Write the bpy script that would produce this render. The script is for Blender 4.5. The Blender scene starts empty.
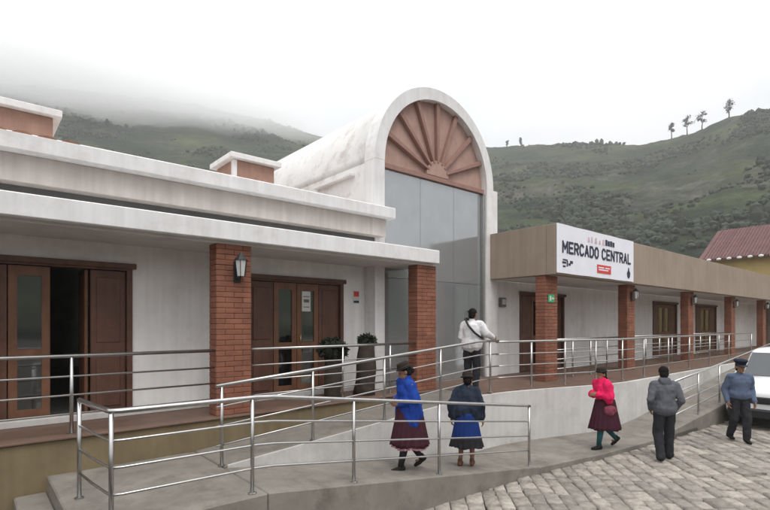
import bpy, bmesh, math, random
import numpy as np
from mathutils import Vector, Matrix, noise as mnoise
R = math.radians
random.seed(7)
np.random.seed(7)
scene = bpy.context.scene
COL = scene.collection

# ------------------------------------------------------------------ camera
EYE = 2.5
cam_d = bpy.data.cameras.new('camera')
cam_d.sensor_width = 36.0
cam_d.lens = 490.0 / 770.0 * 36.0
cam_d.shift_y = (323 - 255) / 770.0
cam_d.clip_start = 0.05
cam_d.clip_end = 6000
cam = bpy.data.objects.new('camera', cam_d)
cam.location = (0, 0, EYE)
YAW = math.atan2(0.648, 0.7615)
cam.rotation_euler = (R(90), 0, -YAW)
COL.objects.link(cam)
scene.camera = cam

# ------------------------------------------------------------------ world: overcast sky
SUN_EL, SUN_AZ = R(58), R(200)
world = bpy.data.worlds.new('World')
scene.world = world
world.use_nodes = True
wn, wl = world.node_tree.nodes, world.node_tree.links
wn.clear()
w_out = wn.new('ShaderNodeOutputWorld')
w_bg = wn.new('ShaderNodeBackground')
w_sky = wn.new('ShaderNodeTexSky')
w_sky.sky_type = 'NISHITA'
w_sky.sun_disc = False
w_sky.sun_elevation = SUN_EL
w_sky.sun_rotation = SUN_AZ
w_sky.air_density = 1.0
w_sky.dust_density = 4.0
w_tc = wn.new('ShaderNodeTexCoord')
w_noise = wn.new('ShaderNodeTexNoise')
w_noise.inputs['Scale'].default_value = 2.2
w_noise.inputs['Detail'].default_value = 5
w_map = wn.new('ShaderNodeMapping')
w_map.inputs['Scale'].default_value = (1, 1, 2.5)
w_ramp = wn.new('ShaderNodeValToRGB')
w_ramp.color_ramp.elements[0].position = 0.3
w_ramp.color_ramp.elements[0].color = (8.6, 8.8, 9.1, 1)
w_ramp.color_ramp.elements[1].position = 0.7
w_ramp.color_ramp.elements[1].color = (11.0, 11.05, 11.1, 1)
w_mix = wn.new('ShaderNodeMixRGB')
w_mix.inputs[0].default_value = 0.93      # nearly closed cloud deck over the blue sky
wl.new(w_tc.outputs['Generated'], w_map.inputs['Vector'])
wl.new(w_map.outputs['Vector'], w_noise.inputs['Vector'])
wl.new(w_noise.outputs['Fac'], w_ramp.inputs['Fac'])
wl.new(w_sky.outputs['Color'], w_mix.inputs[1])
w_sep = wn.new('ShaderNodeSeparateXYZ'); wl.new(w_tc.outputs['Generated'], w_sep.inputs[0])
w_cie = wn.new('ShaderNodeMapRange')
w_cie.inputs['From Min'].default_value = 0.34; w_cie.inputs['From Max'].default_value = 0.95
w_cie.inputs['To Min'].default_value = 0.66; w_cie.inputs['To Max'].default_value = 1.65
wl.new(w_sep.outputs['Z'], w_cie.inputs['Value'])
w_mul = wn.new('ShaderNodeVectorMath'); w_mul.operation = 'SCALE'
wl.new(w_ramp.outputs['Color'], w_mul.inputs[0]); wl.new(w_cie.outputs['Result'], w_mul.inputs['Scale'])
wl.new(w_mul.outputs['Vector'], w_mix.inputs[2])
wl.new(w_mix.outputs['Color'], w_bg.inputs['Color'])
w_bg.inputs['Strength'].default_value = 0.1
wl.new(w_bg.outputs['Background'], w_out.inputs['Surface'])

sun_d = bpy.data.lights.new('sun', 'SUN')
sun_d.energy = 0.8
sun_d.angle = R(25)
sun_d.color = (1.0, 0.96, 0.9)
sun = bpy.data.objects.new('sun', sun_d)
sun.rotation_euler = (R(90) - SUN_EL, 0, R(180) - SUN_AZ)
sun.location = (0, -20, 60)
COL.objects.link(sun)

scene.view_settings.view_transform = 'Standard'
scene.view_settings.look = 'None'
scene.view_settings.exposure = 0.7
scene.view_settings.gamma = 1.0
scene.render.engine = 'CYCLES'
scene.cycles.use_denoising = True
scene.cycles.max_bounces = 8
scene.cycles.diffuse_bounces = 4
scene.cycles.transparent_max_bounces = 16
scene.cycles.volume_bounces = 16
scene.cycles.volume_max_steps = 128

# ------------------------------------------------------------------ materials
def new_mat(name):
    m = bpy.data.materials.new(name)
    m.use_nodes = True
    nt = m.node_tree
    return m, nt.nodes, nt.links, nt.nodes['Principled BSDF']

def lin(c):
    return tuple(((x / 255) / 12.92 if x / 255 <= 0.04045 else ((x / 255 + 0.055) / 1.055) ** 2.4) for x in c)

def mat(name, col, rough=0.8, metal=0.0, var=0.18, scale=2.5, bump=0.15, bscale=60, spec=0.3,
        streak=0.0, dirt=None, dirt_amt=0.0, dirt_scale=1.2, rnd=0.0, coords='pos', bdist=0.004):
    m, N, L, b = new_mat(name)
    if coords == 'pos':
        pos = N.new('ShaderNodeNewGeometry').outputs['Position']
    else:
        pos = N.new('ShaderNodeTexCoord').outputs['Object']
    n1 = N.new('ShaderNodeTexNoise'); n1.inputs['Scale'].default_value = scale
    n1.inputs['Detail'].default_value = 8; n1.inputs['Roughness'].default_value = 0.65
    L.new(pos, n1.inputs['Vector'])
    mr = N.new('ShaderNodeMapRange')
    mr.inputs['From Min'].default_value = 0.3; mr.inputs['From Max'].default_value = 0.7
    mr.inputs['To Min'].default_value = 1 - var; mr.inputs['To Max'].default_value = 1 + var
    L.new(n1.outputs['Fac'], mr.inputs['Value'])
    fac = mr.outputs['Result']
    if rnd:
        oi = N.new('ShaderNodeObjectInfo'); gi = N.new('ShaderNodeNewGeometry')
        ad = N.new('ShaderNodeMath'); ad.operation = 'ADD'
        L.new(oi.outputs['Random'], ad.inputs[0]); L.new(gi.outputs['Random Per Island'], ad.inputs[1])
        fr = N.new('ShaderNodeMath'); fr.operation = 'FRACT'; L.new(ad.outputs[0], fr.inputs[0])
        m2 = N.new('ShaderNodeMapRange')
        m2.inputs['To Min'].default_value = 1 - rnd; m2.inputs['To Max'].default_value = 1 + rnd
        L.new(fr.outputs[0], m2.inputs['Value'])
        mu = N.new('ShaderNodeMath'); mu.operation = 'MULTIPLY'
        L.new(fac, mu.inputs[0]); L.new(m2.outputs['Result'], mu.inputs[1]); fac = mu.outputs[0]
    if streak:
        mp = N.new('ShaderNodeMapping'); mp.inputs['Scale'].default_value = (9, 9, 0.5)
        L.new(pos, mp.inputs['Vector'])
        n3 = N.new('ShaderNodeTexNoise'); n3.inputs['Scale'].default_value = 1.0; n3.inputs['Detail'].default_value = 6
        L.new(mp.outputs['Vector'], n3.inputs['Vector'])
        m3 = N.new('ShaderNodeMapRange')
        m3.inputs['From Min'].default_value = 0.35; m3.inputs['From Max'].default_value = 0.75
        m3.inputs['To Min'].default_value = 1.0; m3.inputs['To Max'].default_value = 1 - streak
        L.new(n3.outputs['Fac'], m3.inputs['Value'])
        mu = N.new('ShaderNodeMath'); mu.operation = 'MULTIPLY'
        L.new(fac, mu.inputs[0]); L.new(m3.outputs['Result'], mu.inputs[1]); fac = mu.outputs[0]
    vm = N.new('ShaderNodeVectorMath'); vm.operation = 'SCALE'
    vm.inputs[0].default_value = col[:3]
    L.new(fac, vm.inputs['Scale'])
    out = vm.outputs['Vector']
    if dirt is not None:
        n4 = N.new('ShaderNodeTexNoise'); n4.inputs['Scale'].default_value = dirt_scale
        n4.inputs['Detail'].default_value = 9; n4.inputs['Roughness'].default_value = 0.7
        ofs = N.new('ShaderNodeVectorMath'); ofs.inputs[1].default_value = (13.1, 4.7, 9.2)
        L.new(pos, ofs.inputs[0]); L.new(ofs.outputs[0], n4.inputs['Vector'])
        m4 = N.new('ShaderNodeMapRange')
        m4.inputs['From Min'].default_value = 0.5; m4.inputs['From Max'].default_value = 0.68
        m4.inputs['To Max'].default_value = dirt_amt
        L.new(n4.outputs['Fac'], m4.inputs['Value'])
        mx = N.new('ShaderNodeMixRGB'); mx.inputs[2].default_value = (*dirt[:3], 1)
        L.new(m4.outputs['Result'], mx.inputs[0]); L.new(out, mx.inputs[1]); out = mx.outputs[0]
    L.new(out, b.inputs['Base Color'])
    b.inputs['Roughness'].default_value = rough
    b.inputs['Metallic'].default_value = metal
    b.inputs['Specular IOR Level'].default_value = spec
    if bump:
        n2 = N.new('ShaderNodeTexNoise'); n2.inputs['Scale'].default_value = bscale
        n2.inputs['Detail'].default_value = 6
        L.new(pos, n2.inputs['Vector'])
        bp = N.new('ShaderNodeBump'); bp.inputs['Strength'].default_value = bump
        bp.inputs['Distance'].default_value = bdist
        L.new(n2.outputs['Fac'], bp.inputs['Height']); L.new(bp.outputs['Normal'], b.inputs['Normal'])
    return m

M = {}
M['wall_white'] = mat('wall_white', (0.82, 0.805, 0.79), 0.85, var=0.06, scale=1.2, streak=0.12, dirt=(0.50, 0.45, 0.40), dirt_amt=0.32)
M['trim_white'] = mat('trim_white', (0.79, 0.78, 0.78), 0.8, var=0.06, streak=0.12, dirt=(0.45, 0.41, 0.38), dirt_amt=0.35, dirt_scale=2.2)
M['barrel_white'] = mat('barrel_white', (0.74, 0.73, 0.72), 0.8, var=0.07, scale=1.5, dirt=(0.46, 0.40, 0.355), dirt_amt=0.6, dirt_scale=3.2, bump=0.3, bscale=18)
M['parapet'] = mat('parapet', (0.60, 0.55, 0.515), 0.85, var=0.07, streak=0.2, dirt=(0.3, 0.26, 0.22), dirt_amt=0.3)
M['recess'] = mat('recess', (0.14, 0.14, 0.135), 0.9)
M['soffit'] = mat('soffit', (0.62, 0.60, 0.58), 0.9, var=0.08, dirt=(0.3, 0.28, 0.26), dirt_amt=0.3)
M['fascia_tan'] = mat('fascia_tan', (0.33, 0.262, 0.205), 0.85, var=0.08, scale=1.0, streak=0.14, dirt=(0.22, 0.17, 0.13), dirt_amt=0.4, dirt_scale=0.8)
M['plinth'] = mat('plinth', (0.20, 0.155, 0.09), 0.8, var=0.15, scale=1.5, streak=0.18, dirt=(0.12, 0.09, 0.06), dirt_amt=0.45)
M['terrace_floor'] = mat('terrace_floor', (0.15, 0.095, 0.07), 0.6, var=0.2, scale=4)
M['brick'] = mat('brick', (0.235, 0.098, 0.062), 0.88, var=0.26, scale=3.5, rnd=0.10, bump=0.5, bscale=90)
M['mortar'] = mat('mortar', (0.21, 0.095, 0.062), 0.95, var=0.12, scale=20)
M['wood'] = mat('wood', (0.125, 0.056, 0.036), 0.5, var=0.25, scale=5, streak=0.3, spec=0.4)
M['wood_light'] = mat('wood_light', (0.19, 0.085, 0.045), 0.5, var=0.25, scale=5, streak=0.3, spec=0.4)
M['interior'] = mat('interior', (0.34, 0.34, 0.32), 0.95)
M['interior_floor'] = mat('interior_floor', (0.34, 0.33, 0.31), 0.6)
M['concrete'] = mat('concrete', (0.205, 0.187, 0.163), 0.88, var=0.22, scale=2.6, dirt=(0.085, 0.074, 0.06), dirt_amt=0.6, dirt_scale=1.9, bump=0.4, bscale=45)
M['concrete_pale'] = mat('concrete_pale', (0.58, 0.565, 0.55), 0.88, var=0.09, scale=1.4, streak=0.12, dirt=(0.30, 0.275, 0.25), dirt_amt=0.45, dirt_scale=1.1, bump=0.35, bscale=50)
M['steel'] = mat('steel', (0.47, 0.46, 0.45), 0.30, metal=1.0, var=0.10, scale=12, bump=0.05, bscale=30)
M['stone'] = mat('stone', (0.285, 0.255, 0.222), 0.88, var=0.32, scale=11, rnd=0.28, dirt=(0.17, 0.155, 0.145), dirt_amt=0.6, dirt_scale=0.55, bump=0.9, bscale=26, bdist=0.012)
M['street'] = mat('street', (0.06, 0.05, 0.042), 0.95, var=0.3, scale=6, bump=0.6, bscale=60)
M['clay'] = mat('clay', (0.30, 0.155, 0.105), 0.85, var=0.25, scale=6, rnd=0.2)
M['tymp'] = mat('tymp', (0.46, 0.305, 0.262), 0.85, var=0.10, scale=3, streak=0.12, dirt=(0.27, 0.16, 0.13), dirt_amt=0.4)
M['tymp_rib'] = mat('tymp_rib', (0.31, 0.185, 0.155), 0.85, var=0.12, scale=5)
M['block'] = mat('block', (0.36, 0.22, 0.17), 0.88, var=0.15, scale=4, streak=0.15)
M['tile_roof'] = mat('tile_roof', (0.15, 0.079, 0.077), 0.85, var=0.2, scale=2, rnd=0.15)
M['yellow'] = mat('yellow', (0.50, 0.38, 0.16), 0.85, var=0.12, scale=1, dirt=(0.3, 0.22, 0.1), dirt_amt=0.4)
M['black'] = mat('black', (0.02, 0.02, 0.022), 0.5, var=0.1)
M['rubber'] = mat('rubber', (0.018, 0.018, 0.018), 0.8, var=0.1)
M['banner'] = mat('banner', (0.80, 0.80, 0.86), 0.55, var=0.03, scale=3, bump=0.25, bscale=3.5, bdist=0.03)
M['ink'] = mat('ink', (0.03, 0.035, 0.06), 0.6, var=0.05)
M['ink_pink'] = mat('ink_pink', (0.62, 0.45, 0.47), 0.6, var=0.05)
M['ink_red'] = mat('ink_red', (0.62, 0.07, 0.06), 0.6, var=0.05)
M['sign_green'] = mat('sign_green', (0.05, 0.38, 0.16), 0.5, var=0.05)
M['paper'] = mat('paper', (0.62, 0.62, 0.60), 0.7, var=0.05)
M['pot'] = mat('pot', (0.055, 0.043, 0.034), 0.9, var=0.3, scale=9, bump=0.6, bscale=25, bdist=0.01)
M['bark'] = mat('bark', (0.10, 0.075, 0.055), 0.9, var=0.25, scale=4)
M['leaf'] = mat('leaf', (0.020, 0.027, 0.016), 0.7, var=0.35, scale=3, rnd=0.35, bump=0)
M['leaf_far'] = mat('leaf_far', (0.024, 0.033, 0.018), 0.8, var=0.3, scale=0.3, rnd=0.35, bump=0)
M['car_paint'] = mat('car_paint', (0.78, 0.79, 0.80), 0.22, var=0.02, bump=0, spec=0.6)
M['car_glass'] = mat('car_glass', (0.03, 0.035, 0.04), 0.06, var=0.02, bump=0, spec=0.9)
M['lamp_glass'] = mat('lamp_glass', (0.55, 0.56, 0.55), 0.15, var=0.05, bump=0, spec=0.7)
M['brass'] = mat('brass', (0.45, 0.32, 0.12), 0.35, metal=1.0, var=0.1)
M['skin'] = mat('skin', (0.27, 0.145, 0.09), 0.6, var=0.08, scale=20, bump=0.05, coords='obj')

def reflective_glass():
    m, N, L, b = new_mat('reflective_glass')
    N.remove(b)
    out = N['Material Output']
    gl = N.new('ShaderNodeBsdfGlossy'); gl.inputs['Roughness'].default_value = 0.11
    tr = N.new('ShaderNodeBsdfTransparent'); tr.inputs['Color'].default_value = (0.78, 0.82, 0.84, 1)
    mx = N.new('ShaderNodeMixShader')
    fr = N.new('ShaderNodeLayerWeight'); fr.inputs['Blend'].default_value = 0.35
    mr = N.new('ShaderNodeMapRange'); mr.inputs['To Min'].default_value = 0.42; mr.inputs['To Max'].default_value = 0.95
    pos = N.new('ShaderNodeNewGeometry')
    nz = N.new('ShaderNodeTexNoise'); nz.inputs['Scale'].default_value = 1.4; nz.inputs['Detail'].default_value = 2
    L.new(pos.outputs['Position'], nz.inputs['Vector'])
    bp = N.new('ShaderNodeBump'); bp.inputs['Strength'].default_value = 0.10; bp.inputs['Distance'].default_value = 0.02
    L.new(nz.outputs['Fac'], bp.inputs['Height']); L.new(bp.outputs['Normal'], gl.inputs['Normal'])
    n2 = N.new('ShaderNodeTexNoise'); n2.inputs['Scale'].default_value = 3.0; n2.inputs['Detail'].default_value = 6
    L.new(pos.outputs['Position'], n2.inputs['Vector'])
    cr = N.new('ShaderNodeValToRGB')
    cr.color_ramp.elements[0].color = (0.72, 0.74, 0.76, 1); cr.color_ramp.elements[0].position = 0.3
    cr.color_ramp.elements[1].color = (0.82, 0.84, 0.855, 1); cr.color_ramp.elements[1].position = 0.7
    L.new(n2.outputs['Fac'], cr.inputs['Fac']); L.new(cr.outputs['Color'], gl.inputs['Color'])
    L.new(fr.outputs['Fresnel'], mr.inputs['Value']); L.new(mr.outputs['Result'], mx.inputs[0])
    L.new(tr.outputs[0], mx.inputs[1]); L.new(gl.outputs[0], mx.inputs[2])
    df = N.new('ShaderNodeBsdfDiffuse'); df.inputs['Color'].default_value = (0.48, 0.50, 0.51, 1)
    m5 = N.new('ShaderNodeMixShader'); m5.inputs[0].default_value = 0.33
    L.new(mx.outputs[0], m5.inputs[1]); L.new(df.outputs[0], m5.inputs[2]); L.new(m5.outputs[0], out.inputs['Surface'])
    return m
M['glass'] = reflective_glass()

def door_glass():
    m, N, L, b = new_mat('door_glass')
    N.remove(b)
    out = N['Material Output']
    gl = N.new('ShaderNodeBsdfGlossy'); gl.inputs['Roughness'].default_value = 0.05
    tr = N.new('ShaderNodeBsdfTransparent'); tr.inputs['Color'].default_value = (0.6, 0.66, 0.66, 1)
    mx = N.new('ShaderNodeMixShader'); mx.inputs[0].default_value = 0.22
    L.new(tr.outputs[0], mx.inputs[1]); L.new(gl.outputs[0], mx.inputs[2]); L.new(mx.outputs[0], out.inputs['Surface'])
    return m
M['door_glass'] = door_glass()

def hill_mat():
    m, N, L, b = new_mat('hillside')
    pos = N.new('ShaderNodeNewGeometry').outputs['Position']
    def nz(s, d=8, r=0.62, vec=None, off=(0, 0, 0)):
        mp = N.new('ShaderNodeMapping'); mp.inputs['Location'].default_value = off
        if vec: mp.inputs['Scale'].default_value = vec
        L.new(pos, mp.inputs['Vector'])
        n = N.new('ShaderNodeTexNoise'); n.inputs['Scale'].default_value = s
        n.inputs['Detail'].default_value = d; n.inputs['Roughness'].default_value = r
        L.new(mp.outputs[0], n.inputs['Vector']); return n.outputs['Fac']
    cr = N.new('ShaderNodeValToRGB')
    e = cr.color_ramp.elements
    e[0].position = 0.38; e[0].color = (0.012, 0.020, 0.011, 1)
    e[1].position = 0.66; e[1].color = (0.078, 0.092, 0.036, 1)
    for p, c in ((0.46, (0.020, 0.029, 0.016)), (0.52, (0.034, 0.044, 0.021)), (0.58, (0.049, 0.061, 0.027))):
        x = e.new(p); x.color = (*c, 1)
    L.new(nz(0.016, 12, 0.72), cr.inputs['Fac'])
    r1 = N.new('ShaderNodeMapRange'); r1.inputs['From Min'].default_value = 0.54; r1.inputs['From Max'].default_value = 0.63
    r1.inputs['To Max'].default_value = 0.75
    L.new(nz(0.016, 10, 0.75, off=(31, 77, 5)), r1.inputs['Value'])
    mx = N.new('ShaderNodeMixRGB'); mx.inputs[2].default_value = (0.135, 0.12, 0.105, 1)
    L.new(r1.outputs['Result'], mx.inputs[0]); L.new(cr.outputs['Color'], mx.inputs[1])
    # terraced field bands along the contour lines
    r2 = N.new('ShaderNodeMapRange'); r2.inputs['From Min'].default_value = 0.55; r2.inputs['From Max'].default_value = 0.66
    r2.inputs['To Max'].default_value = 0.7
    L.new(nz(1.0, 4, 0.5, vec=(0.014, 0.014, 0.22)), r2.inputs['Value'])
    mx2 = N.new('ShaderNodeMixRGB'); mx2.inputs[2].default_value = (0.066, 0.084, 0.032, 1)
    L.new(r2.outputs['Result'], mx2.inputs[0]); L.new(mx.outputs[0], mx2.inputs[1])
    fg = N.new('ShaderNodeMapRange'); fg.inputs['From Min'].default_value = 0.32; fg.inputs['From Max'].default_value = 0.68
    fg.inputs['To Min'].default_value = 0.5; fg.inputs['To Max'].default_value = 1.4
    L.new(nz(0.35, 6, 0.75, off=(7, 3, 1)), fg.inputs['Value'])
    vs = N.new('ShaderNodeVectorMath'); vs.operation = 'SCALE'
    L.new(mx2.outputs[0], vs.inputs[0]); L.new(fg.outputs['Result'], vs.inputs['Scale'])
    L.new(vs.outputs['Vector'], b.inputs['Base Color'])
    b.inputs['Roughness'].default_value = 0.95
    b.inputs['Specular IOR Level'].default_value = 0.1
    bp = N.new('ShaderNodeBump'); bp.inputs['Strength'].default_value = 0.9; bp.inputs['Distance'].default_value = 3.0
    L.new(nz(0.18, 8, 0.7), bp.inputs['Height']); L.new(bp.outputs['Normal'], b.inputs['Normal'])
    return m
M['hill'] = hill_mat()

def cloth(name, col, rough=0.9, var=0.14, scale=9):
    M[name] = mat(name, col, rough, var=var, scale=scale, bump=0.35, bscale=160, spec=0.15, coords='obj', bdist=0.002)
cloth('royal_blue', (0.014, 0.048, 0.27)); cloth('maroon', (0.055, 0.018, 0.028)); cloth('pink_lace', (0.55, 0.30, 0.34))
cloth('dark_felt', (0.028, 0.020, 0.016)); cloth('navy', (0.020, 0.028, 0.045)); cloth('blue_skirt', (0.012, 0.035, 0.16))
cloth('charcoal', (0.025, 0.025, 0.03)); cloth('jacket_white', (0.66, 0.65, 0.66)); cloth('hot_pink', (0.68, 0.016, 0.10))
cloth('burgundy', (0.050, 0.014, 0.024)); cloth('teal', (0.022, 0.085, 0.10)); cloth('grey_hoodie', (0.095, 0.10, 0.115))
cloth('police_blue', (0.09, 0.118, 0.18)); cloth('shoe', (0.015, 0.013, 0.012)); cloth('shoe_brown', (0.12, 0.065, 0.04))
cloth('hair', (0.010, 0.008, 0.008)); cloth('dusty_pink', (0.20, 0.05, 0.075)); cloth('cap_navy', (0.012, 0.016, 0.032))

# ------------------------------------------------------------------ mesh helpers
def root_loc(p):
    loc = Vector((0, 0, 0))
    while p is not None:
        if p.get('category') == 'person': return Vector((0, 0, 0))      # figures are modelled in their own frame
        loc = loc + Vector(p.location); p = p.parent
    return loc

def link(name, me, parent=None, m=None):
    if m is not None and not me.materials:
        me.materials.append(m)
    o = bpy.data.objects.new(name, me)
    COL.objects.link(o)
    if parent is not None:
        o.parent = parent
    return o

def tag(o, label=None, cat=None, group=None, kind=None):
    if label: o['label'] = label
    if cat: o['category'] = cat
    if group: o['group'] = group
    if kind: o['kind'] = kind
    return o

def thing(name, label, cat, loc=(0, 0, 0), rz=0, group=None):
    o = bpy.data.objects.new(name, None)
    o.empty_display_size = 0.1
    COL.objects.link(o)
    o.location = loc; o.rotation_euler = (0, 0, rz)
    return tag(o, label, cat, group)

class MB:
    def __init__(s): s.v = []; s.f = []
    def box(s, x0, x1, y0, y1, z0, z1):
        b = len(s.v)
        s.v += [(x0, y0, z0), (x1, y0, z0), (x1, y1, z0), (x0, y1, z0), (x0, y0, z1), (x1, y0, z1), (x1, y1, z1), (x0, y1, z1)]
        s.f += [tuple(b + i for i in q) for q in ((3, 2, 1, 0), (4, 5, 6, 7), (0, 1, 5, 4), (1, 2, 6, 5), (2, 3, 7, 6), (3, 0, 4, 7))]
        return s
    def prism(s, top, z0f, z1f):
        """plan polygon (ccw) between two heights (numbers or functions of x, y)"""
        b = len(s.v); n = len(top)
        z0 = z0f if callable(z0f) else (lambda x, y: z0f)
        z1 = z1f if callable(z1f) else (lambda x, y: z1f)
        s.v += [(x, y, z0(x, y)) for x, y in top] + [(x, y, z1(x, y)) for x, y in top]
        s.f.append(tuple(b + i for i in reversed(range(n)))); s.f.append(tuple(b + n + i for i in range(n)))
        for i in range(n):
            j = (i + 1) % n
            s.f.append((b + i, b + j, b + n + j, b + n + i))
        return s
    def extrude_xz(s, poly, y0, y1):
        """polygon in (x, z) extruded along y"""
        b = len(s.v); n = len(poly)
        s.v += [(x, y0, z) for x, z in poly] + [(x, y1, z) for x, z in poly]
        s.f.append(tuple(b + i for i in range(n))); s.f.append(tuple(b + n + i for i in reversed(range(n))))
        for i in range(n):
            j = (i + 1) % n
            s.f.append((b + j, b + i, b + n + i, b + n + j))
        return s
    def tube(s, pts, r, n=10, radii=None, closed_ends=True):
        pts = [Vector(p) for p in pts]
        b = len(s.v)
        t0 = (pts[1] - pts[0]).normalized()
        up = Vector((0, 0, 1)) if abs(t0.z) < 0.95 else Vector((1, 0, 0))
        nrm = t0.cross(up).normalized()
        for i, p in enumerate(pts):
            if i == 0: t = t0
            elif i == len(pts) - 1: t = (pts[i] - pts[i - 1]).normalized()
            else: t = ((pts[i + 1] - p).normalized() + (p - pts[i - 1]).normalized()).normalized()
            nrm = (nrm - t * nrm.dot(t)).normalized()
            bi = t.cross(nrm)
            rr = radii[i] if radii else r
            for k in range(n):
                a = 2 * math.pi * k / n
                q = p + (nrm * math.cos(a) + bi * math.sin(a)) * rr
                s.v.append(tuple(q))
        for i in range(len(pts) - 1):
            for k in range(n):
                k2 = (k + 1) % n
                s.f.append((b + i * n + k, b + i * n + k2, b + (i + 1) * n + k2, b + (i + 1) * n + k))
        if closed_ends:
            s.f.append(tuple(b + k for k in reversed(range(n))))
            e = b + (len(pts) - 1) * n
            s.f.append(tuple(e + k for k in range(n)))
        return s
    def capsule(s, p, q, r1, r2, n=10):
        p, q = Vector(p), Vector(q)
        d = (q - p)
        L_ = d.length
        if L_ < 1e-6: d = Vector((0, 0, 1)); L_ = 1e-6
        d = d.normalized()
        pts, rad = [], []
        for a in (85, 60, 30, 0):
            pts.append(p - d * (r1 * math.sin(R(a)))); rad.append(max(r1 * math.cos(R(a)), 1e-4))
        for a in (0, 30, 60, 85):
            pts.append(q + d * (r2 * math.sin(R(a)))); rad.append(max(r2 * math.cos(R(a)), 1e-4))
        if L_ < 1e-3:
            pts.pop(4); rad.pop(4)
        return s.tube(pts, 0, n, rad)
    def ellipsoid(s, c, r, n=14, m=9, rot=None):
        b = len(s.v); c = Vector(c)
        rows = []
        for i in range(m + 1):
            ph = -math.pi / 2 + math.pi * i / m
            row = []
            if i in (0, m):
                q = Vector((0, 0, r[2] * math.sin(ph)))
                if rot: q = rot @ q
                s.v.append(tuple(c + q)); row = [len(s.v) - 1] * n
            else:
                for k in range(n):
                    a = 2 * math.pi * k / n
                    q = Vector((r[0] * math.cos(ph) * math.cos(a), r[1] * math.cos(ph) * math.sin(a), r[2] * math.sin(ph)))
                    if rot: q = rot @ q
                    s.v.append(tuple(c + q)); row.append(len(s.v) - 1)
            rows.append(row)
        for i in range(m):
            for k in range(n):
                k2 = (k + 1) % n
                q = [rows[i][k], rows[i][k2], rows[i + 1][k2], rows[i + 1][k]]
                q2 = []
                for x in q:
                    if x not in q2: q2.append(x)
                s.f.append(tuple(q2))
        return s
    def lathe(s, prof, c=(0, 0, 0), n=24, fold=None):
        """profile [(r, z)], fold(angle, i) scales the radius"""
        b = len(s.v); m = len(prof)
        for i, (r, z) in enumerate(prof):
            for k in range(n):
                a = 2 * math.pi * k / n
                rr = r * (fold(a, i) if fold else 1)
                s.v.append((c[0] + rr * math.cos(a), c[1] + rr * math.sin(a), c[2] + z))
        for i in range(m - 1):
            for k in range(n):
                k2 = (k + 1) % n
                s.f.append((b + i * n + k, b + i * n + k2, b + (i + 1) * n + k2, b + (i + 1) * n + k))
        s.f.append(tuple(b + k for k in reversed(range(n))))
        s.f.append(tuple(b + (m - 1) * n + k for k in range(n)))
        return s
    def mesh(s, name, m=None, parent=None, bevel=0, smooth=False, seg=1):
        off = root_loc(parent)
        me = bpy.data.meshes.new(name)
        me.from_pydata([(x - off.x, y - off.y, z - off.z) for x, y, z in s.v], [], s.f)
        if bevel:
            bm = bmesh.new(); bm.from_mesh(me)
            ed = [e for e in bm.edges if len(e.link_faces) == 2 and e.calc_face_angle(0) > R(25)]
            bmesh.ops.bevel(bm, geom=ed, offset=bevel, segments=seg, affect='EDGES', clamp_overlap=True)
            bm.to_mesh(me); bm.free()
        if smooth:
            me.polygons.foreach_set('use_smooth', [True] * len(me.polygons))
        if m is not None: me.materials.append(m)
        me.update()
        return me
    def build(s, name, m, parent=None, bevel=0, smooth=False, seg=1):
        return link(name, s.mesh(name, m, parent, bevel, smooth, seg), parent)

def bx(name, m, parent, x0, x1, y0, y1, z0, z1, bevel=0.006):
    return MB().box(x0, x1, y0, y1, z0, z1).build(name, m, parent, bevel)

def wall_holes(name, m, parent, x0, x1, z0, z1, y0, y1, holes):
    """one connected wall slab with rectangular openings (hx0, hx1, hz0, hz1)"""
    xs = sorted({x0, x1, *[h[0] for h in holes], *[h[1] for h in holes]})
    zs = sorted({z0, z1, *[h[2] for h in holes], *[h[3] for h in holes]})
    solid = {}
    for i in range(len(xs) - 1):
        for j in range(len(zs) - 1):
            cx, cz = (xs[i] + xs[i + 1]) / 2, (zs[j] + zs[j + 1]) / 2
            solid[i, j] = not any(h[0] < cx < h[1] and h[2] < cz < h[3] for h in holes)
    mb = MB(); idx = {}
    def V(i, j, k):
        if (i, j, k) not in idx:
            idx[i, j, k] = len(mb.v); mb.v.append((xs[i], (y0, y1)[k], zs[j]))
        return idx[i, j, k]
    for (i, j), s_ in solid.items():
        if not s_: continue
        mb.f.append((V(i, j, 0), V(i + 1, j, 0), V(i + 1, j + 1, 0), V(i, j + 1, 0)))
        mb.f.append((V(i, j + 1, 1), V(i + 1, j + 1, 1), V(i + 1, j, 1), V(i, j, 1)))
        for di, dj, a, b_ in ((-1, 0, (i, j + 1), (i, j)), (1, 0, (i + 1, j), (i + 1, j + 1)), (0, -1, (i, j), (i + 1, j)), (0, 1, (i + 1, j + 1), (i, j + 1))):
            if not solid.get((i + di, j + dj), False):
                mb.f.append((V(*b_, 0), V(*a, 0), V(*a, 1), V(*b_, 1)))
    return mb.build(name, m, parent)

def smoothstep(a, b, x):
    t = min(1, max(0, (x - a) / (b - a)))
    return t * t * (3 - 2 * t)

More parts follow.
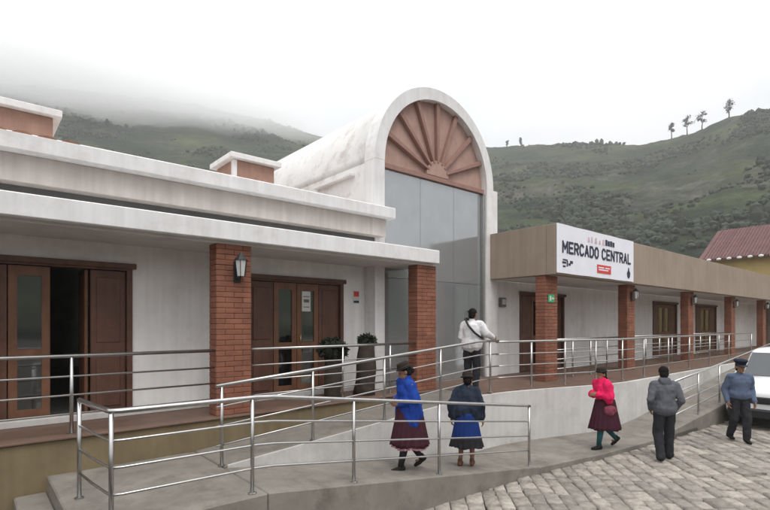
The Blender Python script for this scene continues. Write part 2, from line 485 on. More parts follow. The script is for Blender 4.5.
# ------------------------------------------------------------------ levels of the place
TER = 1.15                      # terrace floor
LAND = 0.72                     # lower landing
SIDE = 0.10                     # pavement
def lower_ramp_z(x): return LAND + (SIDE - LAND) * min(1, max(0, (x - 2.4) / 4.9))
def upper_ramp_z(x): return LAND + (TER - LAND) * min(1, max(0, (x - 2.33) / 5.1))
def outer_y(x): return 4.75 - 0.03 * max(0, x - 0.7)            # outer edge of the lower ramp
def kerb_y(x):                                                  # outer edge of pavement and right ramp
    P = [(4, 4.75), (6.65, 4.66), (8.9, 4.25), (10.6, 4.08), (14.8, 3.85), (24, 3.5), (45, 2.9)]
    for (a, b), (c, d) in zip(P, P[1:]):
        if x <= c: return b + (d - b) * (x - a) / (c - a)
    return P[-1][1]
def terrace_y(x): return 5.88 - 0.85 * smoothstep(7.6, 12.0, x)  # bulging terrace front
def right_ramp_z(x): return SIDE + (TER - SIDE) * min(1, max(0, (x - 10.8) / 11.0))

# ------------------------------------------------------------------ ground: street and cobblestones
def build_street():
    mb = MB()
    n = 48
    mb.v.append((0, 0, -0.055))
    for k in range(n):
        a = 2 * math.pi * k / n
        mb.v.append((3000 * math.cos(a), 3000 * math.sin(a), -0.055))
    for k in range(n):
        mb.f.append((0, 1 + k, 1 + (k + 1) % n))
    st = mb.build('street', M['street'])
    tag(st, kind='structure')
    # paving stones laid in courses running at 45 degrees to the front
    rng = random.Random(3)
    variants = []
    for i in range(14):
        bm = bmesh.new()
        bmesh.ops.create_cube(bm, size=1.0)
        for v in bm.verts:
            top = v.co.z > 0
            v.co.x += rng.uniform(-0.075, 0.075) * (1 if top else 0.4)
            v.co.y += rng.uniform(-0.075, 0.075) * (1 if top else 0.4)
            v.co.z = (0.5 + rng.uniform(-0.05, 0.05)) if top else -0.5
        ed = [e for e in bm.edges if max(v.co.z for v in e.verts) > 0]
        bmesh.ops.bevel(bm, geom=ed, offset=0.038, segments=2, affect='EDGES')
        me = bpy.data.meshes.new('cobblestone')
        for f in bm.faces: f.smooth = True
        bm.to_mesh(me); bm.free()
        me.materials.append(M['stone'])
        variants.append(me)
    u = Vector((1, 1, 0)).normalized(); w = Vector((1, -1, 0)).normalized()
    stones = []
    s_acc = -6.0
    while s_acc < 34:
        cw = rng.uniform(0.19, 0.27)
        s0 = s_acc + cw / 2
        s_acc += cw
        pos = rng.uniform(-0.2, 0.2)
        base = -6.0
        while base + pos < 34:
            ln = rng.uniform(0.22, 0.44)
            c = u * (base + pos + ln / 2) + w * s0
            pos += ln
            x, y = c.x, c.y
            if not (1.5 < x < 30 and -4.5 < y < kerb_y(x) + 0.12): continue
            if y < -0.35 * (x - 1.5) - 2.0 and x < 6: continue
            stones.append((x, y, ln, rng.uniform(-0.018, 0.014), rng.randrange(14), rng.uniform(-2.5, 2.5), cw))
    F = Vector((0.648, 0.7615, 0)); Rt = Vector((0.7615, -0.648, 0))
    def size_in_view(s):
        p = Vector((s[0], s[1], 0)); d = p.dot(F); l = p.dot(Rt)
        if d < 1: return 1e9
        px, py = 385 + 490 * l / d, 323 + 490 * EYE / d
        if not (-10 < px < 780 and py < 516): return 1e6 + d
        return d
    stones.sort(key=size_in_view)
    for x, y, ln, dz, vi, tw, cw in stones[:300]:
        o = link('cobblestone', variants[vi], st)
        o.location = (x, y, -0.045 + dz + 0.055)
        o.scale = (ln - 0.018, cw - 0.020, 0.11)
        o.rotation_euler = (R(rng.uniform(-2.4, 2.4)), R(rng.uniform(-2.4, 2.4)), R(45 + tw))
    V_, F_ = [], []
    for x, y, ln, dz, vi, tw, cw in stones[300:]:
        me = variants[vi]
        mtx = Matrix.Translation((x, y, -0.045 + dz)) @ Matrix.Rotation(R(45 + tw), 4, 'Z') @ Matrix.Diagonal((ln - 0.018, cw - 0.020, 0.11, 1))
        b = len(V_)
        V_ += [tuple(mtx @ v.co) for v in me.vertices]
        F_ += [tuple(b + i for i in p.vertices) for p in me.polygons]
    me = bpy.data.meshes.new('cobblestone_paving')
    me.from_pydata(V_, [], F_)
    me.polygons.foreach_set('use_smooth', [True] * len(me.polygons))
    o = link('cobblestone_paving', me, st, M['stone'])
    tag(o, kind='stuff')
    o.location.z = 0.055 - 0.055
build_street()
for o in [x for x in bpy.data.objects if x.name.startswith('cobblestone') and not x.name.startswith('cobblestone_p')]:
    o.location.z -= 0.055

# ------------------------------------------------------------------ pavement, ramps, landing, terraces
def struct(o): return tag(o, kind='structure')
# pavement along the street
xs = [6.9 + 0.4 * i for i in range(0, 16)]
poly = [(x, kerb_y(x)) for x in xs] + [(x, terrace_y(x) + 0.2) for x in reversed(xs)]
struct(MB().prism(poly, -0.3, SIDE).build('pavement', M['concrete'], None, 0.012))
# lower ramp
def strip(name, m, xs, ya, yb, ztop, zbot=-0.3, bevel=0.012):
    mb = MB()
    for x in xs:
        mb.v += [(x, ya(x), zbot), (x, ya(x), ztop(x)), (x, yb(x), ztop(x)), (x, yb(x), zbot)]
    for i in range(len(xs) - 1):
        b = 4 * i
        for k in range(4):
            k2 = (k + 1) % 4
            mb.f.append((b + k, b + 4 + k, b + 4 + k2, b + k2))
    e = 4 * (len(xs) - 1)
    mb.f.append((0, 1, 2, 3)); mb.f.append((e + 3, e + 2, e + 1, e))
    o = mb.build(name, m, None, bevel)
    return struct(o)
strip('lower_ramp', M['concrete'], [2.4, 3.6, 4.8, 6.0, 7.3], outer_y, lambda x: 5.86, lower_ramp_z)
struct(MB().prism([(0.7, 4.75), (2.395, 4.70), (2.395, 6.895), (0.7, 6.895)], -0.3, LAND).build('landing', M['concrete'], None, 0.015))
for i in range(3):
    z1 = LAND - 0.18 * (i + 1)
    o = MB().box(0.7 - 0.31 * (i + 1), 0.697 - 0.31 * i, 4.75, 6.895, -0.3, z1).build('step', M['concrete'], None, 0.015)
    struct(o)
# upper ramp with pale side wall
strip('upper_ramp', M['concrete'], [2.4, 3.4, 4.4, 5.4, 6.4, 7.4], lambda x: 5.905, lambda x: 6.895, upper_ramp_z)
strip('ramp_wall', M['concrete_pale'], [2.45, 3.4, 4.4, 5.4, 6.4, 7.415], lambda x: 5.875, lambda x: 5.902, lambda x: upper_ramp_z(x) + 0.012, bevel=0.004)
# terrace in front of the left hall
mb = MB().box(-9, 7.42, 6.9, 8.1, -0.3, TER - 0.03)
struct(mb.build('terrace_plinth', M['plinth'], None, 0.01))
struct(MB().box(-9, 7.42, 6.86, 8.1, TER - 0.028, TER).build('terrace', M['terrace_floor'], None, 0.006))
# terrace in front of entrance and right hall: bulging pale retaining wall, brown floor
xs = [7.42 + 0.3 * i for i in range(0, 17)] + [13, 15, 18, 22, 28, 38]
poly = [(x, terrace_y(x)) for x in xs] + [(38, 7.75), (7.42, 7.75)]
struct(MB().prism(poly, -0.3, TER - 0.03).build('retaining_wall', M['concrete_pale'], None))
poly = [(x, terrace_y(x) + 0.10) for x in xs] + [(38, 7.80), (7.425, 7.80)]
struct(MB().prism(poly, TER - 0.028, TER + 0.002).build('terrace', M['terrace_floor'], None))
# ramp on the right
strip('right_ramp', M['concrete'], [10.8, 12, 13.5, 15, 17, 19, 21.8, 26, 38], kerb_y, lambda x: terrace_y(x) - 0.004, lambda x: right_ramp_z(x) + 0.004, -0.3)

# ------------------------------------------------------------------ doors
def door(parent, x0, x1, z0, z1, y, open_leaf=None, glass_leaves=(1, 2), leaves=4):
    """wooden double door with fixed side panels, set in the wall plane y"""
    f = 0.075
    mb = MB()
    fr = wall_holes('door', M['wood'], parent, x0, x1, z0, z1, y - 0.03, y + 0.12, [(x0 + f, x1 - f, z0 - 0.01, z1 - f)])
    bx('lintel_moulding', M['wood'], fr, x0 - 0.05, x1 + 0.05, y - 0.065, y - 0.032, z1 - 0.05, z1 + 0.03, 0.008)
    w = (x1 - x0 - 2 * f) / leaves
    for i in range(leaves):
        a, b = x0 + f + w * i + 0.006, x0 + f + w * (i + 1) - 0.006
        za, zb = z0 + 0.015, z1 - f - 0.01
        ya, yb = y + 0.03, y + 0.075
        if i == open_leaf:
            # swung inwards
            bx('door_leaf', M['wood_light'], fr, b - 0.05, b - 0.005, y + 0.10, y + 0.10 + w, za, zb)
            continue
        if i in glass_leaves:
            st = 0.095
            H = zb - za
            holes = [(a + st, b - st, za + 0.18 + H * 0.0, za + H * 0.42), (a + st, b - st, za + H * 0.47, zb - 0.13)]
            wall_holes('door_leaf', M['wood_light'], fr, a, b, za, zb, ya, yb, holes)
            for h in holes:
                bx('glass_pane', M['door_glass'], fr, h[0] + 0.001, h[1] - 0.001, ya + 0.02, ya + 0.026, h[2] + 0.001, h[3] - 0.001, 0)
            if i == glass_leaves[-1]:
                k = MB().tube([(a + 0.045, ya - 0.05, za + 0.92), (a + 0.045, ya - 0.05, za + 1.12)], 0.012, 8)
                k.build('door_handle', M['brass'], fr, smooth=True)
        else:
            bx('side_panel', M['wood'], fr, a, b, ya, yb - 0.015, za, zb)
            for (p0, p1) in ((0.06, 0.44), (0.5, 0.95)):
                H = zb - za
                bx('raised_field', M['wood'], fr, a + 0.07, b - 0.07, ya - 0.014, ya + 0.004, za + H * p0, za + H * p1, 0.01)
    return fr

# ------------------------------------------------------------------ brick columns
brick_meshes = {}
def brick_mesh(w, d, h):
    k = (round(w, 3), round(d, 3), round(h, 3))
    if k not in brick_meshes:
        brick_meshes[k] = MB().box(-w / 2, w / 2, -d / 2, d / 2, 0, h).mesh('brick', M['brick'], None, 0.006)
    return brick_meshes[k]

def column(parent, x0, w, y0, d, z0, z1, single=True):
    ins = 0.012
    core = bx('brick_column', M['mortar'], parent, x0 + ins, x0 + w - ins, y0 + ins, y0 + d - ins, z0, z1, 0)
    ch = 0.078
    n = int((z1 - z0) / ch)
    ch = (z1 - z0) / n
    rl = root_loc(parent)
    V_, F_ = [], []
    for i in range(n):
        cuts = [0, 0.5, 1.0] if i % 2 == 0 else [0, 0.25, 0.75, 1.0]
        for a, b in zip(cuts, cuts[1:]):
            bw = (b - a) * w - 0.003
            me = brick_mesh(bw, d, ch - 0.005)
            jit = random.uniform(-0.003, 0.003)
            loc = Vector((x0 + (a + b) / 2 * w, y0 + d / 2 + jit, z0 + i * ch + 0.004)) - rl
            if single:
                o = link('brick', me, core); o.location = loc
            else:
                bb = len(V_)
                V_ += [tuple(v.co + loc) for v in me.vertices]
                F_ += [tuple(bb + q for q in p.vertices) for p in me.polygons]
    if not single:
        me = bpy.data.meshes.new('brickwork'); me.from_pydata(V_, [], F_)
        o = link('brickwork', me, core, M['brick']); tag(o, kind='stuff')
    return core

# ------------------------------------------------------------------ left hall
LH = thing('market_hall', 'low white market hall with brick columns and white canopy, at the left', 'building', (3, 8, TER))
WY = 8.04
d1 = (-0.15, 1.87, TER, 3.35); d2 = (3.66, 5.73, TER, 3.33)
wall_holes('wall', M['wall_white'], LH, -9, 6.285, TER, 3.70, WY, WY + 0.22, [d1, d2])
for d, op in ((d1, 2), (d2, None)):
    door(LH, d[0], d[1], d[2], d[3], WY, op)
bx('door_step', M['concrete_pale'], LH, -9, 6.28, WY - 0.20, WY - 0.068, TER + 0.001, TER + 0.09, 0.008)
bx('back_wall', M['interior'], LH, -9, 6.285, 17.8, 18, TER, 4.2, 0)
bx('side_wall', M['wall_white'], LH, -9.2, -9.003, WY, 18, 0, 4.5, 0)
bx('interior_wall', M['interior'], LH, -2.5, -2.4, WY + 0.23, 17.7, TER, 4.1, 0)
bx('interior_wall', M['interior'], LH, 2.6, 2.7, WY + 0.23, 17.7, TER, 4.1, 0)
bx('floor', M['interior_floor'], LH, -8.9, 6.28, WY + 0.07, 17.9, TER - 0.1, TER - 0.002, 0)
bx('ceiling', M['soffit'], LH, -8.9, 6.28, WY + 0.225, 17.9, 4.25, 4.5, 0)
can = bx('canopy', M['trim_white'], LH, -9, 7.29, 6.85, 8.03, 3.70, 3.97, 0.012)
bx('soffit', M['soffit'], can, -8.9, 7.2, 6.98, 8.03, 3.66, 3.699, 0)
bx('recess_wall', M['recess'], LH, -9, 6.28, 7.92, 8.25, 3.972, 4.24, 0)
par = bx('parapet', M['parapet'], LH, -9, 6.41, 7.50, 7.72, 4.235, 4.58, 0.006)
cop = bx('coping', M['trim_white'], LH, -9.1, 6.54, 7.34, 7.80, 4.582, 4.80, 0.014)
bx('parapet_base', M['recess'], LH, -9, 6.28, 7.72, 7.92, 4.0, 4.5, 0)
bx('roof', M['parapet'], LH, -9, 6.28, 7.725, 18, 4.505, 4.57, 0)
tile_me = None
for k in range(58):                       # clay tiles laid on top of the coping
    x = -8.0 + 0.25 * k
    mb = MB()
    n = 7
    y0, y1, zc, r_ = 7.345, 7.70, 4.785, 0.105
    for yy, rr in ((y0, r_), (y1, r_ * 0.88)):
        for i in range(n):
            a = math.pi * i / (n - 1)
            mb.v.append((x + rr * math.cos(a), yy, zc + rr * 0.36 * math.sin(a)))
    for i in range(n - 1): mb.f.append((i, i + 1, n + i + 1, n + i))
    mb.f.append(tuple(reversed(range(n)))); mb.f.append(tuple(n + i for i in range(n)))
    mb.f.append((0, n, 2 * n - 1, n - 1))
    if x < 1.1:
        mb.build('coping_tile', M['clay'], cop)
for cx in (2.73, 6.77):
    column(LH, cx, 0.54, 6.97, 0.27, TER, 3.66)

def roof_block(x0, x1, y0, y1, label):
    t = thing('roof_lantern', label, 'roof block', ((x0 + x1) / 2, (y0 + y1) / 2, 4.57), group='blocks standing on the hall roof')
    bx('wall', M['block'], t, x0, x1, y0, y1, 4.57, 5.98, 0.008)
    bx('corner_trim', M['trim_white'], t, x0 - 0.02, x0 + 0.06, y0 - 0.02, y0 + 0.10, 4.575, 5.975, 0.004)
    bx('cap', M['trim_white'], t, x0 - 0.12, x1 + 0.12, y0 - 0.12, y1 + 0.12, 5.985, 6.10, 0.01)
roof_block(4.30, 5.24, 10.0, 10.94, 'square terracotta block with white cap on roof, just left of arch')
roof_block(0.10, 1.10, 10.0, 10.94, 'square terracotta block with white cap on roof, cut by left edge')

# ------------------------------------------------------------------ arched entrance hall
ACX, ACZ, RI, RO = 8.23, 5.86, 1.68, 1.94
AF = 7.70
AH = thing('entrance_hall', 'tall white barrel vaulted entrance hall with glass front and sunburst arch', 'building', (ACX, AF, TER))
# barrel roof shell (outer and inner arcs closed)
def arc_shell(name, m, r0, r1, y0, y1, a0=0, a1=180, n=36, parent=AH, smooth=False):
    poly = []
    for i in range(n + 1):
        a = R(a0 + (a1 - a0) * i / n); poly.append((ACX + r1 * math.cos(a), ACZ + r1 * math.sin(a)))
    for i in range(n, -1, -1):
        a = R(a0 + (a1 - a0) * i / n); poly.append((ACX + r0 * math.cos(a), ACZ + r0 * math.sin(a)))
    mb = MB(); nn = 2 * (n + 1)
    mb.v += [(x, y0, z) for x, z in poly] + [(x, y1, z) for x, z in poly]
    for i in range(n):
        j = nn - 1 - i
        mb.f.append((i, i + 1, j - 1, j)); mb.f.append((nn + j, nn + j - 1, nn + i + 1, nn + i))
    for i in range(nn):
        j = (i + 1) % nn
        mb.f.append((j, i, nn + i, nn + j))
    o = mb.build(name, m, parent)
    if smooth:
        for p in o.data.polygons:
            p.use_smooth = abs(p.normal.y) < 0.5
    return o
arc_shell('arch_rim', M['trim_white'], RI, RO, AF, AF + 0.36)
arc_shell('barrel_roof', M['barrel_white'], RI + 0.04, RO - 0.05, AF + 0.36, 14.3, smooth=True)
bx('pillar', M['trim_white'], AH, ACX - RO, ACX - RI, AF, AF + 0.36, TER, ACZ - 0.002, 0.006)
bx('pillar', M['trim_white'], AH, ACX + RI, ACX + RO + 0.17, AF, AF + 0.36, TER, ACZ - 0.002, 0.006)
bx('side_wall', M['barrel_white'], AH, ACX - RO + 0.05, ACX - RI - 0.04, AF + 0.362, 14.3, 0.8, ACZ - 0.003, 0)
bx('side_wall', M['barrel_white'], AH, ACX + RI + 0.04, ACX + RO - 0.05, AF + 0.362, 14.3, 0.8, ACZ - 0.003, 0)
bx('ledge', M['barrel_white'], AH, ACX - RO - 0.06, ACX - RO + 0.048, AF + 0.75, 9.95, ACZ - 0.20, ACZ - 0.14, 0.005)
# rear gable of the vault
poly = [(ACX + (RI + .039) * math.cos(R(a)), ACZ + (RI + .039) * math.sin(R(a))) for a in range(0, 181, 6)] + [(ACX - RI - .039, 0.8), (ACX + RI + .039, 0.8)]
MB().extrude_xz(poly[::-1], 14.05, 14.25).build('rear_wall', M['barrel_white'], AH)
bx('floor', M['interior_floor'], AH, ACX - RI - 0.03, ACX + RI + 0.03, 7.81, 14.0, TER - 0.2, TER + 0.003, 0)
# tympanum: eight wedge panels, seven ribs, hub
hub_r = 0.36
ty = AF + 0.17
step_a = 180 / 8
for k in range(8):
    a0, a1 = k * step_a, (k + 1) * step_a
    g0 = 1.0
    pts = []
    nn = 6
    for i in range(nn + 1):
        a = R(a0 + (a1 - a0) * i / nn); pts.append((ACX + (RI - 0.002) * math.cos(a), ACZ + (RI - 0.002) * math.sin(a)))
    for i in range(nn, -1, -1):
        a = R(a0 + (a1 - a0) * i / nn); pts.append((ACX + (hub_r - 0.02) * math.cos(a), ACZ + (hub_r - 0.02) * math.sin(a)))
    dz = random.uniform(-0.004, 0.004)
    MB().extrude_xz(pts[::-1], ty + dz, ty + 0.10).build('wedge_panel', M['tymp'], AH)
for k in range(1, 8):
    a = R(k * step_a)
    dx_, dz_ = math.cos(a), math.sin(a)
    nx_, nz_ = -dz_, dx_
    pts = []
    for s_, r_, hw in ((-1, hub_r - 0.05, 0.028), (1, hub_r - 0.05, 0.028), (1, RI - 0.004, 0.055), (-1, RI - 0.004, 0.055)):
        pts.append((ACX + dx_ * r_ + nx_ * hw * s_, ACZ + dz_ * r_ + nz_ * hw * s_))
    MB().extrude_xz(pts, ty - 0.10, ty + 0.02).build('rib', M['tymp_rib'], AH, 0.006)
pts = [(ACX + hub_r * math.cos(R(a)), ACZ + hub_r * math.sin(R(a))) for a in range(0, 181, 10)]
MB().extrude_xz(pts[::-1], ty - 0.085, ty + 0.05).build('hub', M['tymp'], AH, 0.008)
bx('transom', M['tymp_rib'], AH, ACX - RI + 0.002, ACX + RI - 0.002, AF + 0.09, AF + 0.26, ACZ - 0.11, ACZ - 0.004, 0.006)
# glass front
gy = AF + 0.15
cols_x = [ACX - RI + 0.01, 7.72, 8.83, 9.40, ACX + RI - 0.075]
gz = [TER + 0.01, 3.46, ACZ - 0.115]
for j in range(2):
    for i in range(4):
        if j == 1 and i == 2: continue
        a = cols_x[i] + 0.004; b = (cols_x[i + 2] if (j == 1 and i == 2) else cols_x[i + 1]) - 0.004
        if j == 1 and i == 3: a = cols_x[2] + 0.004
        p = bx('glass_pane', M['glass'], AH, a, b, gy, gy + 0.012, gz[j] + 0.004, gz[j + 1] - 0.004, 0)
        if j == 0 and i in (2, 3):
            hx = b - 0.07 if i == 2 else a + 0.07
            hm = MB().tube([(hx, gy - 0.012, 2.0), (hx, gy - 0.06, 2.05), (hx, gy - 0.06, 2.75), (hx, gy - 0.012, 2.80)], 0.014, 8)
            hm.build('door_handle', M['black'], p, smooth=True)
bx('corner_post', M['steel'], AH, ACX + RI - 0.07, ACX + RI - 0.003, AF + 0.05, AF + 0.20, TER, ACZ - 0.115, 0.006)
bx('glazing_bead', M['black'], AH, ACX - RI + 0.003, ACX - RI + 0.02, AF + 0.13, AF + 0.18, TER, ACZ - 0.115, 0)

# ------------------------------------------------------------------ right hall
RH = thing('market_hall', 'low market hall with deep tan fascia and brick columns, right of the arch', 'building', (22, 7.8, TER))
RWY, RX1 = 7.8, 37.5
rdoors = [(11.45, 13.75), (20.35, 22.85), (25.1, 28.0)]
wall_holes('wall', M['wall_white'], RH, ACX + RO + 0.175, RX1, TER, 3.60, RWY, RWY + 0.2, [(a, b, TER, 3.33) for a, b in rdoors])
for a, b in rdoors:
    door(RH, a, b, TER, 3.33, RWY, None)
# deep fascia: front, return to the arch, far end
fc = bx('fascia', M['fascia_tan'], RH, 10.03, RX1 + 0.4, 5.90, 6.12, 3.60, 4.74, 0.008)
bx('fascia_return', M['fascia_tan'], RH, 10.03, 10.25, 6.122, 7.695, 3.60, 4.74, 0.006)
bx('end_wall', M['fascia_tan'], RH, RX1 + 0.18, RX1 + 0.4, 6.122, 16, 0, 4.74, 0.006)
bx('soffit', M['soffit'], RH, 10.252, RX1 + 0.17, 6.122, 7.79, 3.60, 3.72, 0)
bx('roof', M['parapet'], RH, 10.38, RX1 + 0.17, 8.01, 16, 3.61, 4.1, 0)
bx('back_wall', M['interior'], RH, 10.38, RX1 + 0.17, 15.8, 16.0, TER, 3.6, 0)
bx('floor', M['interior_floor'], RH, 10.38, RX1 + 0.17, 7.81, 15.79, TER - 0.2, TER - 0.004, 0)
for i, cx in enumerate((9.86, 14.3, 19.15, 24.1, 29.1, 34.1)):
    column(RH, cx if i else 10.06, 0.52, 6.16, 0.26, TER, 3.595, single=(i == 0))

# ------------------------------------------------------------------ house with red tiled roof behind
def tile_house():
    t = thing('house', 'yellow house with red tiled roof and white eave tiles behind the far hall end', 'house', (49, 8, 0))
    x0, x1, y0, y1 = 44.6, 53.4, -4, 13.0
    ez, rz_ = 7.7, 10.4
    xm = 49
    poly = [(x0, -0.3), (x1, -0.3), (x1, ez), (xm, rz_ - 0.25), (x0, ez)]
    MB().extrude_xz(poly, y0, y1).build('wall', M['yellow'], t)
    for side in (-1, 1):
        xe = xm + side * (xm - x0 + 0.6)
        ze = ez - 0.25
        mb = MB()
        mb.v += [(xm, y0 - .5, rz_), (xm, y1 + .5, rz_), (xe, y1 + .5, ze), (xe, y0 - .5, ze)]
        mb.v += [(x, y, z - 0.12) for x, y, z in mb.v]
        mb.f += [(0, 1, 2, 3), (7, 6, 5, 4), (0, 4, 5, 1), (1, 5, 6, 2), (2, 6, 7, 3), (3, 7, 4, 0)]
        rf = mb.build('roof', M['tile_roof'], t)
        # rows of rounded clay tiles running down the slope
        if side == -1:
            n = int((y1 - y0 + 1) / 0.22)
            for k in range(n):
                y = y0 - 0.45 + 0.22 * k
                MB().tube([(xm - 0.05, y, rz_ + 0.0), (xe - 0.05, y, ze + 0.0)], 0.055, 6).build('tile_row', M['tile_roof'], rf)
                if k % 3 == 0:
                    MB().ellipsoid((xe - 0.1, y, ze - 0.05), (0.09, 0.17, 0.10), 8, 5).build('eave_tile', M['trim_white'], rf)
    bx('window', M['car_glass'], t, x0 - 0.04, x0 - 0.003, 4, 5.2, 4.8, 6.2)
tile_house()

# ------------------------------------------------------------------ stainless railings
def railing(name, label, path, posts, h=1.0, mids=(0.26, 0.50, 0.74), loc=None, ends=None, r=0.024, rm=0.0125, sag=None):
    """path: list of floor points (x, y, z) the rails follow; posts: list of floor points"""
    t = thing(name, label, 'railing', path[0], group='stainless steel railings')
    MB().tube([(x, y, z + h) for x, y, z in path], r, 10).build('top_rail', M['steel'], t, smooth=True)
    for q in mids:
        MB().tube([(x, y, z + h * q) for x, y, z in path], rm, 8).build('rail', M['steel'], t, smooth=True)
    for x, y, z in posts:
        MB().tube([(x, y, z), (x, y, z + h - 0.02)], 0.021, 10).build('post', M['steel'], t, smooth=True)
        MB().lathe([(0.045, 0.0), (0.045, 0.010), (0.03, 0.016)], (x, y, z), 12).build('base_plate', M['steel'], t)
    return t

# along the left terrace edge, between the columns
railing('railing', 'straight steel railing on the terrace before the leftmost doors', [(-6, 7.02, TER), (2.72, 7.02, TER)],
        [(x, 7.02, TER) for x in (-5.6, -4.0, -2.4, -0.7, 0.96)], 0.95)
railing('railing', 'straight steel railing between the two brick columns of the white hall', [(3.28, 7.02, TER), (6.76, 7.02, TER)],
        [(x, 7.02, TER) for x in (5.0, 6.1)], 0.95)
# outer railing of the lower ramp, with a short return at the landing
def oy(x): return outer_y(x) + 0.09
pth = [(0.86, 5.80, LAND), (0.90, 5.30, LAND), (0.945, 4.95, LAND), (0.96, 4.86, LAND), (1.04, 4.83, LAND)] + [(x, oy(x), lower_ramp_z(x)) for x in (2.3, 2.5, 3.55, 5.0, 6.0, 7.02)] + [(7.12, oy(7.1), lower_ramp_z(7.1) - 0.01)]
railing('railing', 'nearest steel railing along the lower ramp, two people in shawls walk behind it', pth,
        [(0.86, 5.80, LAND), (0.96, 4.85, LAND)] + [(x, oy(x), lower_ramp_z(x)) for x in (2.26, 3.55, 5.0, 7.1)], 1.0)
# inner railing of the upper ramp
railing('railing', 'sloping steel railing rising along the pale wall of the upper ramp', [(2.33, 5.95, LAND)] + [(x, 5.95, upper_ramp_z(x)) for x in (3.7, 5.1, 6.5, 7.4)] + [(8.0, 5.93, TER)],
        [(x, 5.95, upper_ramp_z(x)) for x in (2.40, 3.72, 5.05, 6.35)] + [(7.75, 5.94, TER)], 1.0)
# curved railing on the bulging terrace
cp = [8.05 + 0.35 * i for i in range(0, 13)] + [13.4, 15, 17.5, 20, 23]
railing('railing', 'curved steel railing on the bulging terrace edge below the banner', [(x, terrace_y(x) + 0.16, TER) for x in cp],
        [(x, terrace_y(x) + 0.16, TER) for x in (9.0, 9.9, 10.8, 11.8, 13.0, 14.6, 16.2, 18.0, 20.0, 22.8)], 0.97)
# second line of railing between the right columns
for a, b, lb in ((10.62, 14.28, 'steel railing between the first two brick columns under the banner'), (14.86, 19.1, 'steel railing between second and third brick columns right of banner'), (19.72, 24.05, 'steel railing between third and fourth brick columns, far right')):
    railing('railing', lb, [(a, 6.3, TER), (b, 6.3, TER)], [(a + (b - a) * q, 6.3, TER) for q in (0.25, 0.5, 0.75)], 0.95)
# railing of the right ramp
rr = (11.9, 13.2, 14.5, 15.8, 17.4, 19.2)
railing('railing', 'sloping steel railing of the far ramp behind the person in dark cap', [(x, kerb_y(x) + 0.1, right_ramp_z(x)) for x in rr],
        [(x, kerb_y(x) + 0.1, right_ramp_z(x)) for x in rr], 1.0)

# ------------------------------------------------------------------ banner, signs, lanterns
def text_mesh(name, s, width, height, m, parent, origin, offset=0.012):
    cu = bpy.data.curves.new(name, 'FONT')
    cu.body = s; cu.size = 1.0; cu.offset = offset; cu.extrude = 0.004
    cu.align_x = 'LEFT'
    o = bpy.data.objects.new(name, cu); COL.objects.link(o)
    dg = bpy.context.evaluated_depsgraph_get()
    me = bpy.data.meshes.new_from_object(o.evaluated_get(dg))
    bpy.data.objects.remove(o)
    co = np.array([v.co[:] for v in me.vertices])
    mn, mx_ = co.min(0), co.max(0)
    off = root_loc(parent)
    for v in me.vertices:
        x = (v.co.x - mn[0]) / (mx_[0] - mn[0]) * width
        z = (v.co.y - mn[1]) / (mx_[1] - mn[1]) * height
        y = -(v.co.z)
        v.co = Vector((origin[0] + x, origin[1] + y, origin[2] + z)) - off
    me.name = name
    me.materials.clear(); me.materials.append(m)
    return link(name, me, parent)

bn = thing('banner', 'white banner reading MERCADO CENTRAL on the tan fascia', 'banner', (12.0, 5.88, 3.64))
mb = MB()
nx, nz_ = 40, 8
for side, yy in ((0, 5.868), (1, 5.885)):
    for j in range(nz_ + 1):
        for i in range(nx + 1):
            x = 10.06 + 3.96 * i / nx; z = 3.635 + 1.115 * j / nz_
            edge = min(i, nx - i) / nx
            z += (0.003 * math.sin(i * 0.55) if j in (0, nz_) else 0)
            mb.v.append((x, yy + (0.004 * math.sin(i * 0.5 + j) if side == 0 and 0 else 0), z))
w_ = nx + 1; tot = w_ * (nz_ + 1)
for j in range(nz_):
    for i in range(nx):
        a = j * w_ + i
        mb.f.append((a, a + 1, a + w_ + 1, a + w_))
        mb.f.append((tot + a, tot + a + w_, tot + a + w_ + 1, tot + a + 1))
rim = [i for i in range(w_)] + [j * w_ + nx for j in range(1, nz_ + 1)] + [nz_ * w_ + i for i in range(nx - 1, -1, -1)] + [j * w_ for j in range(nz_ - 1, 0, -1)]
for a, b in zip(rim, rim[1:] + rim[:1]):
    mb.f.append((b, a, tot + a, tot + b))
mb.build('sheet', M['banner'], bn)
by = 5.862
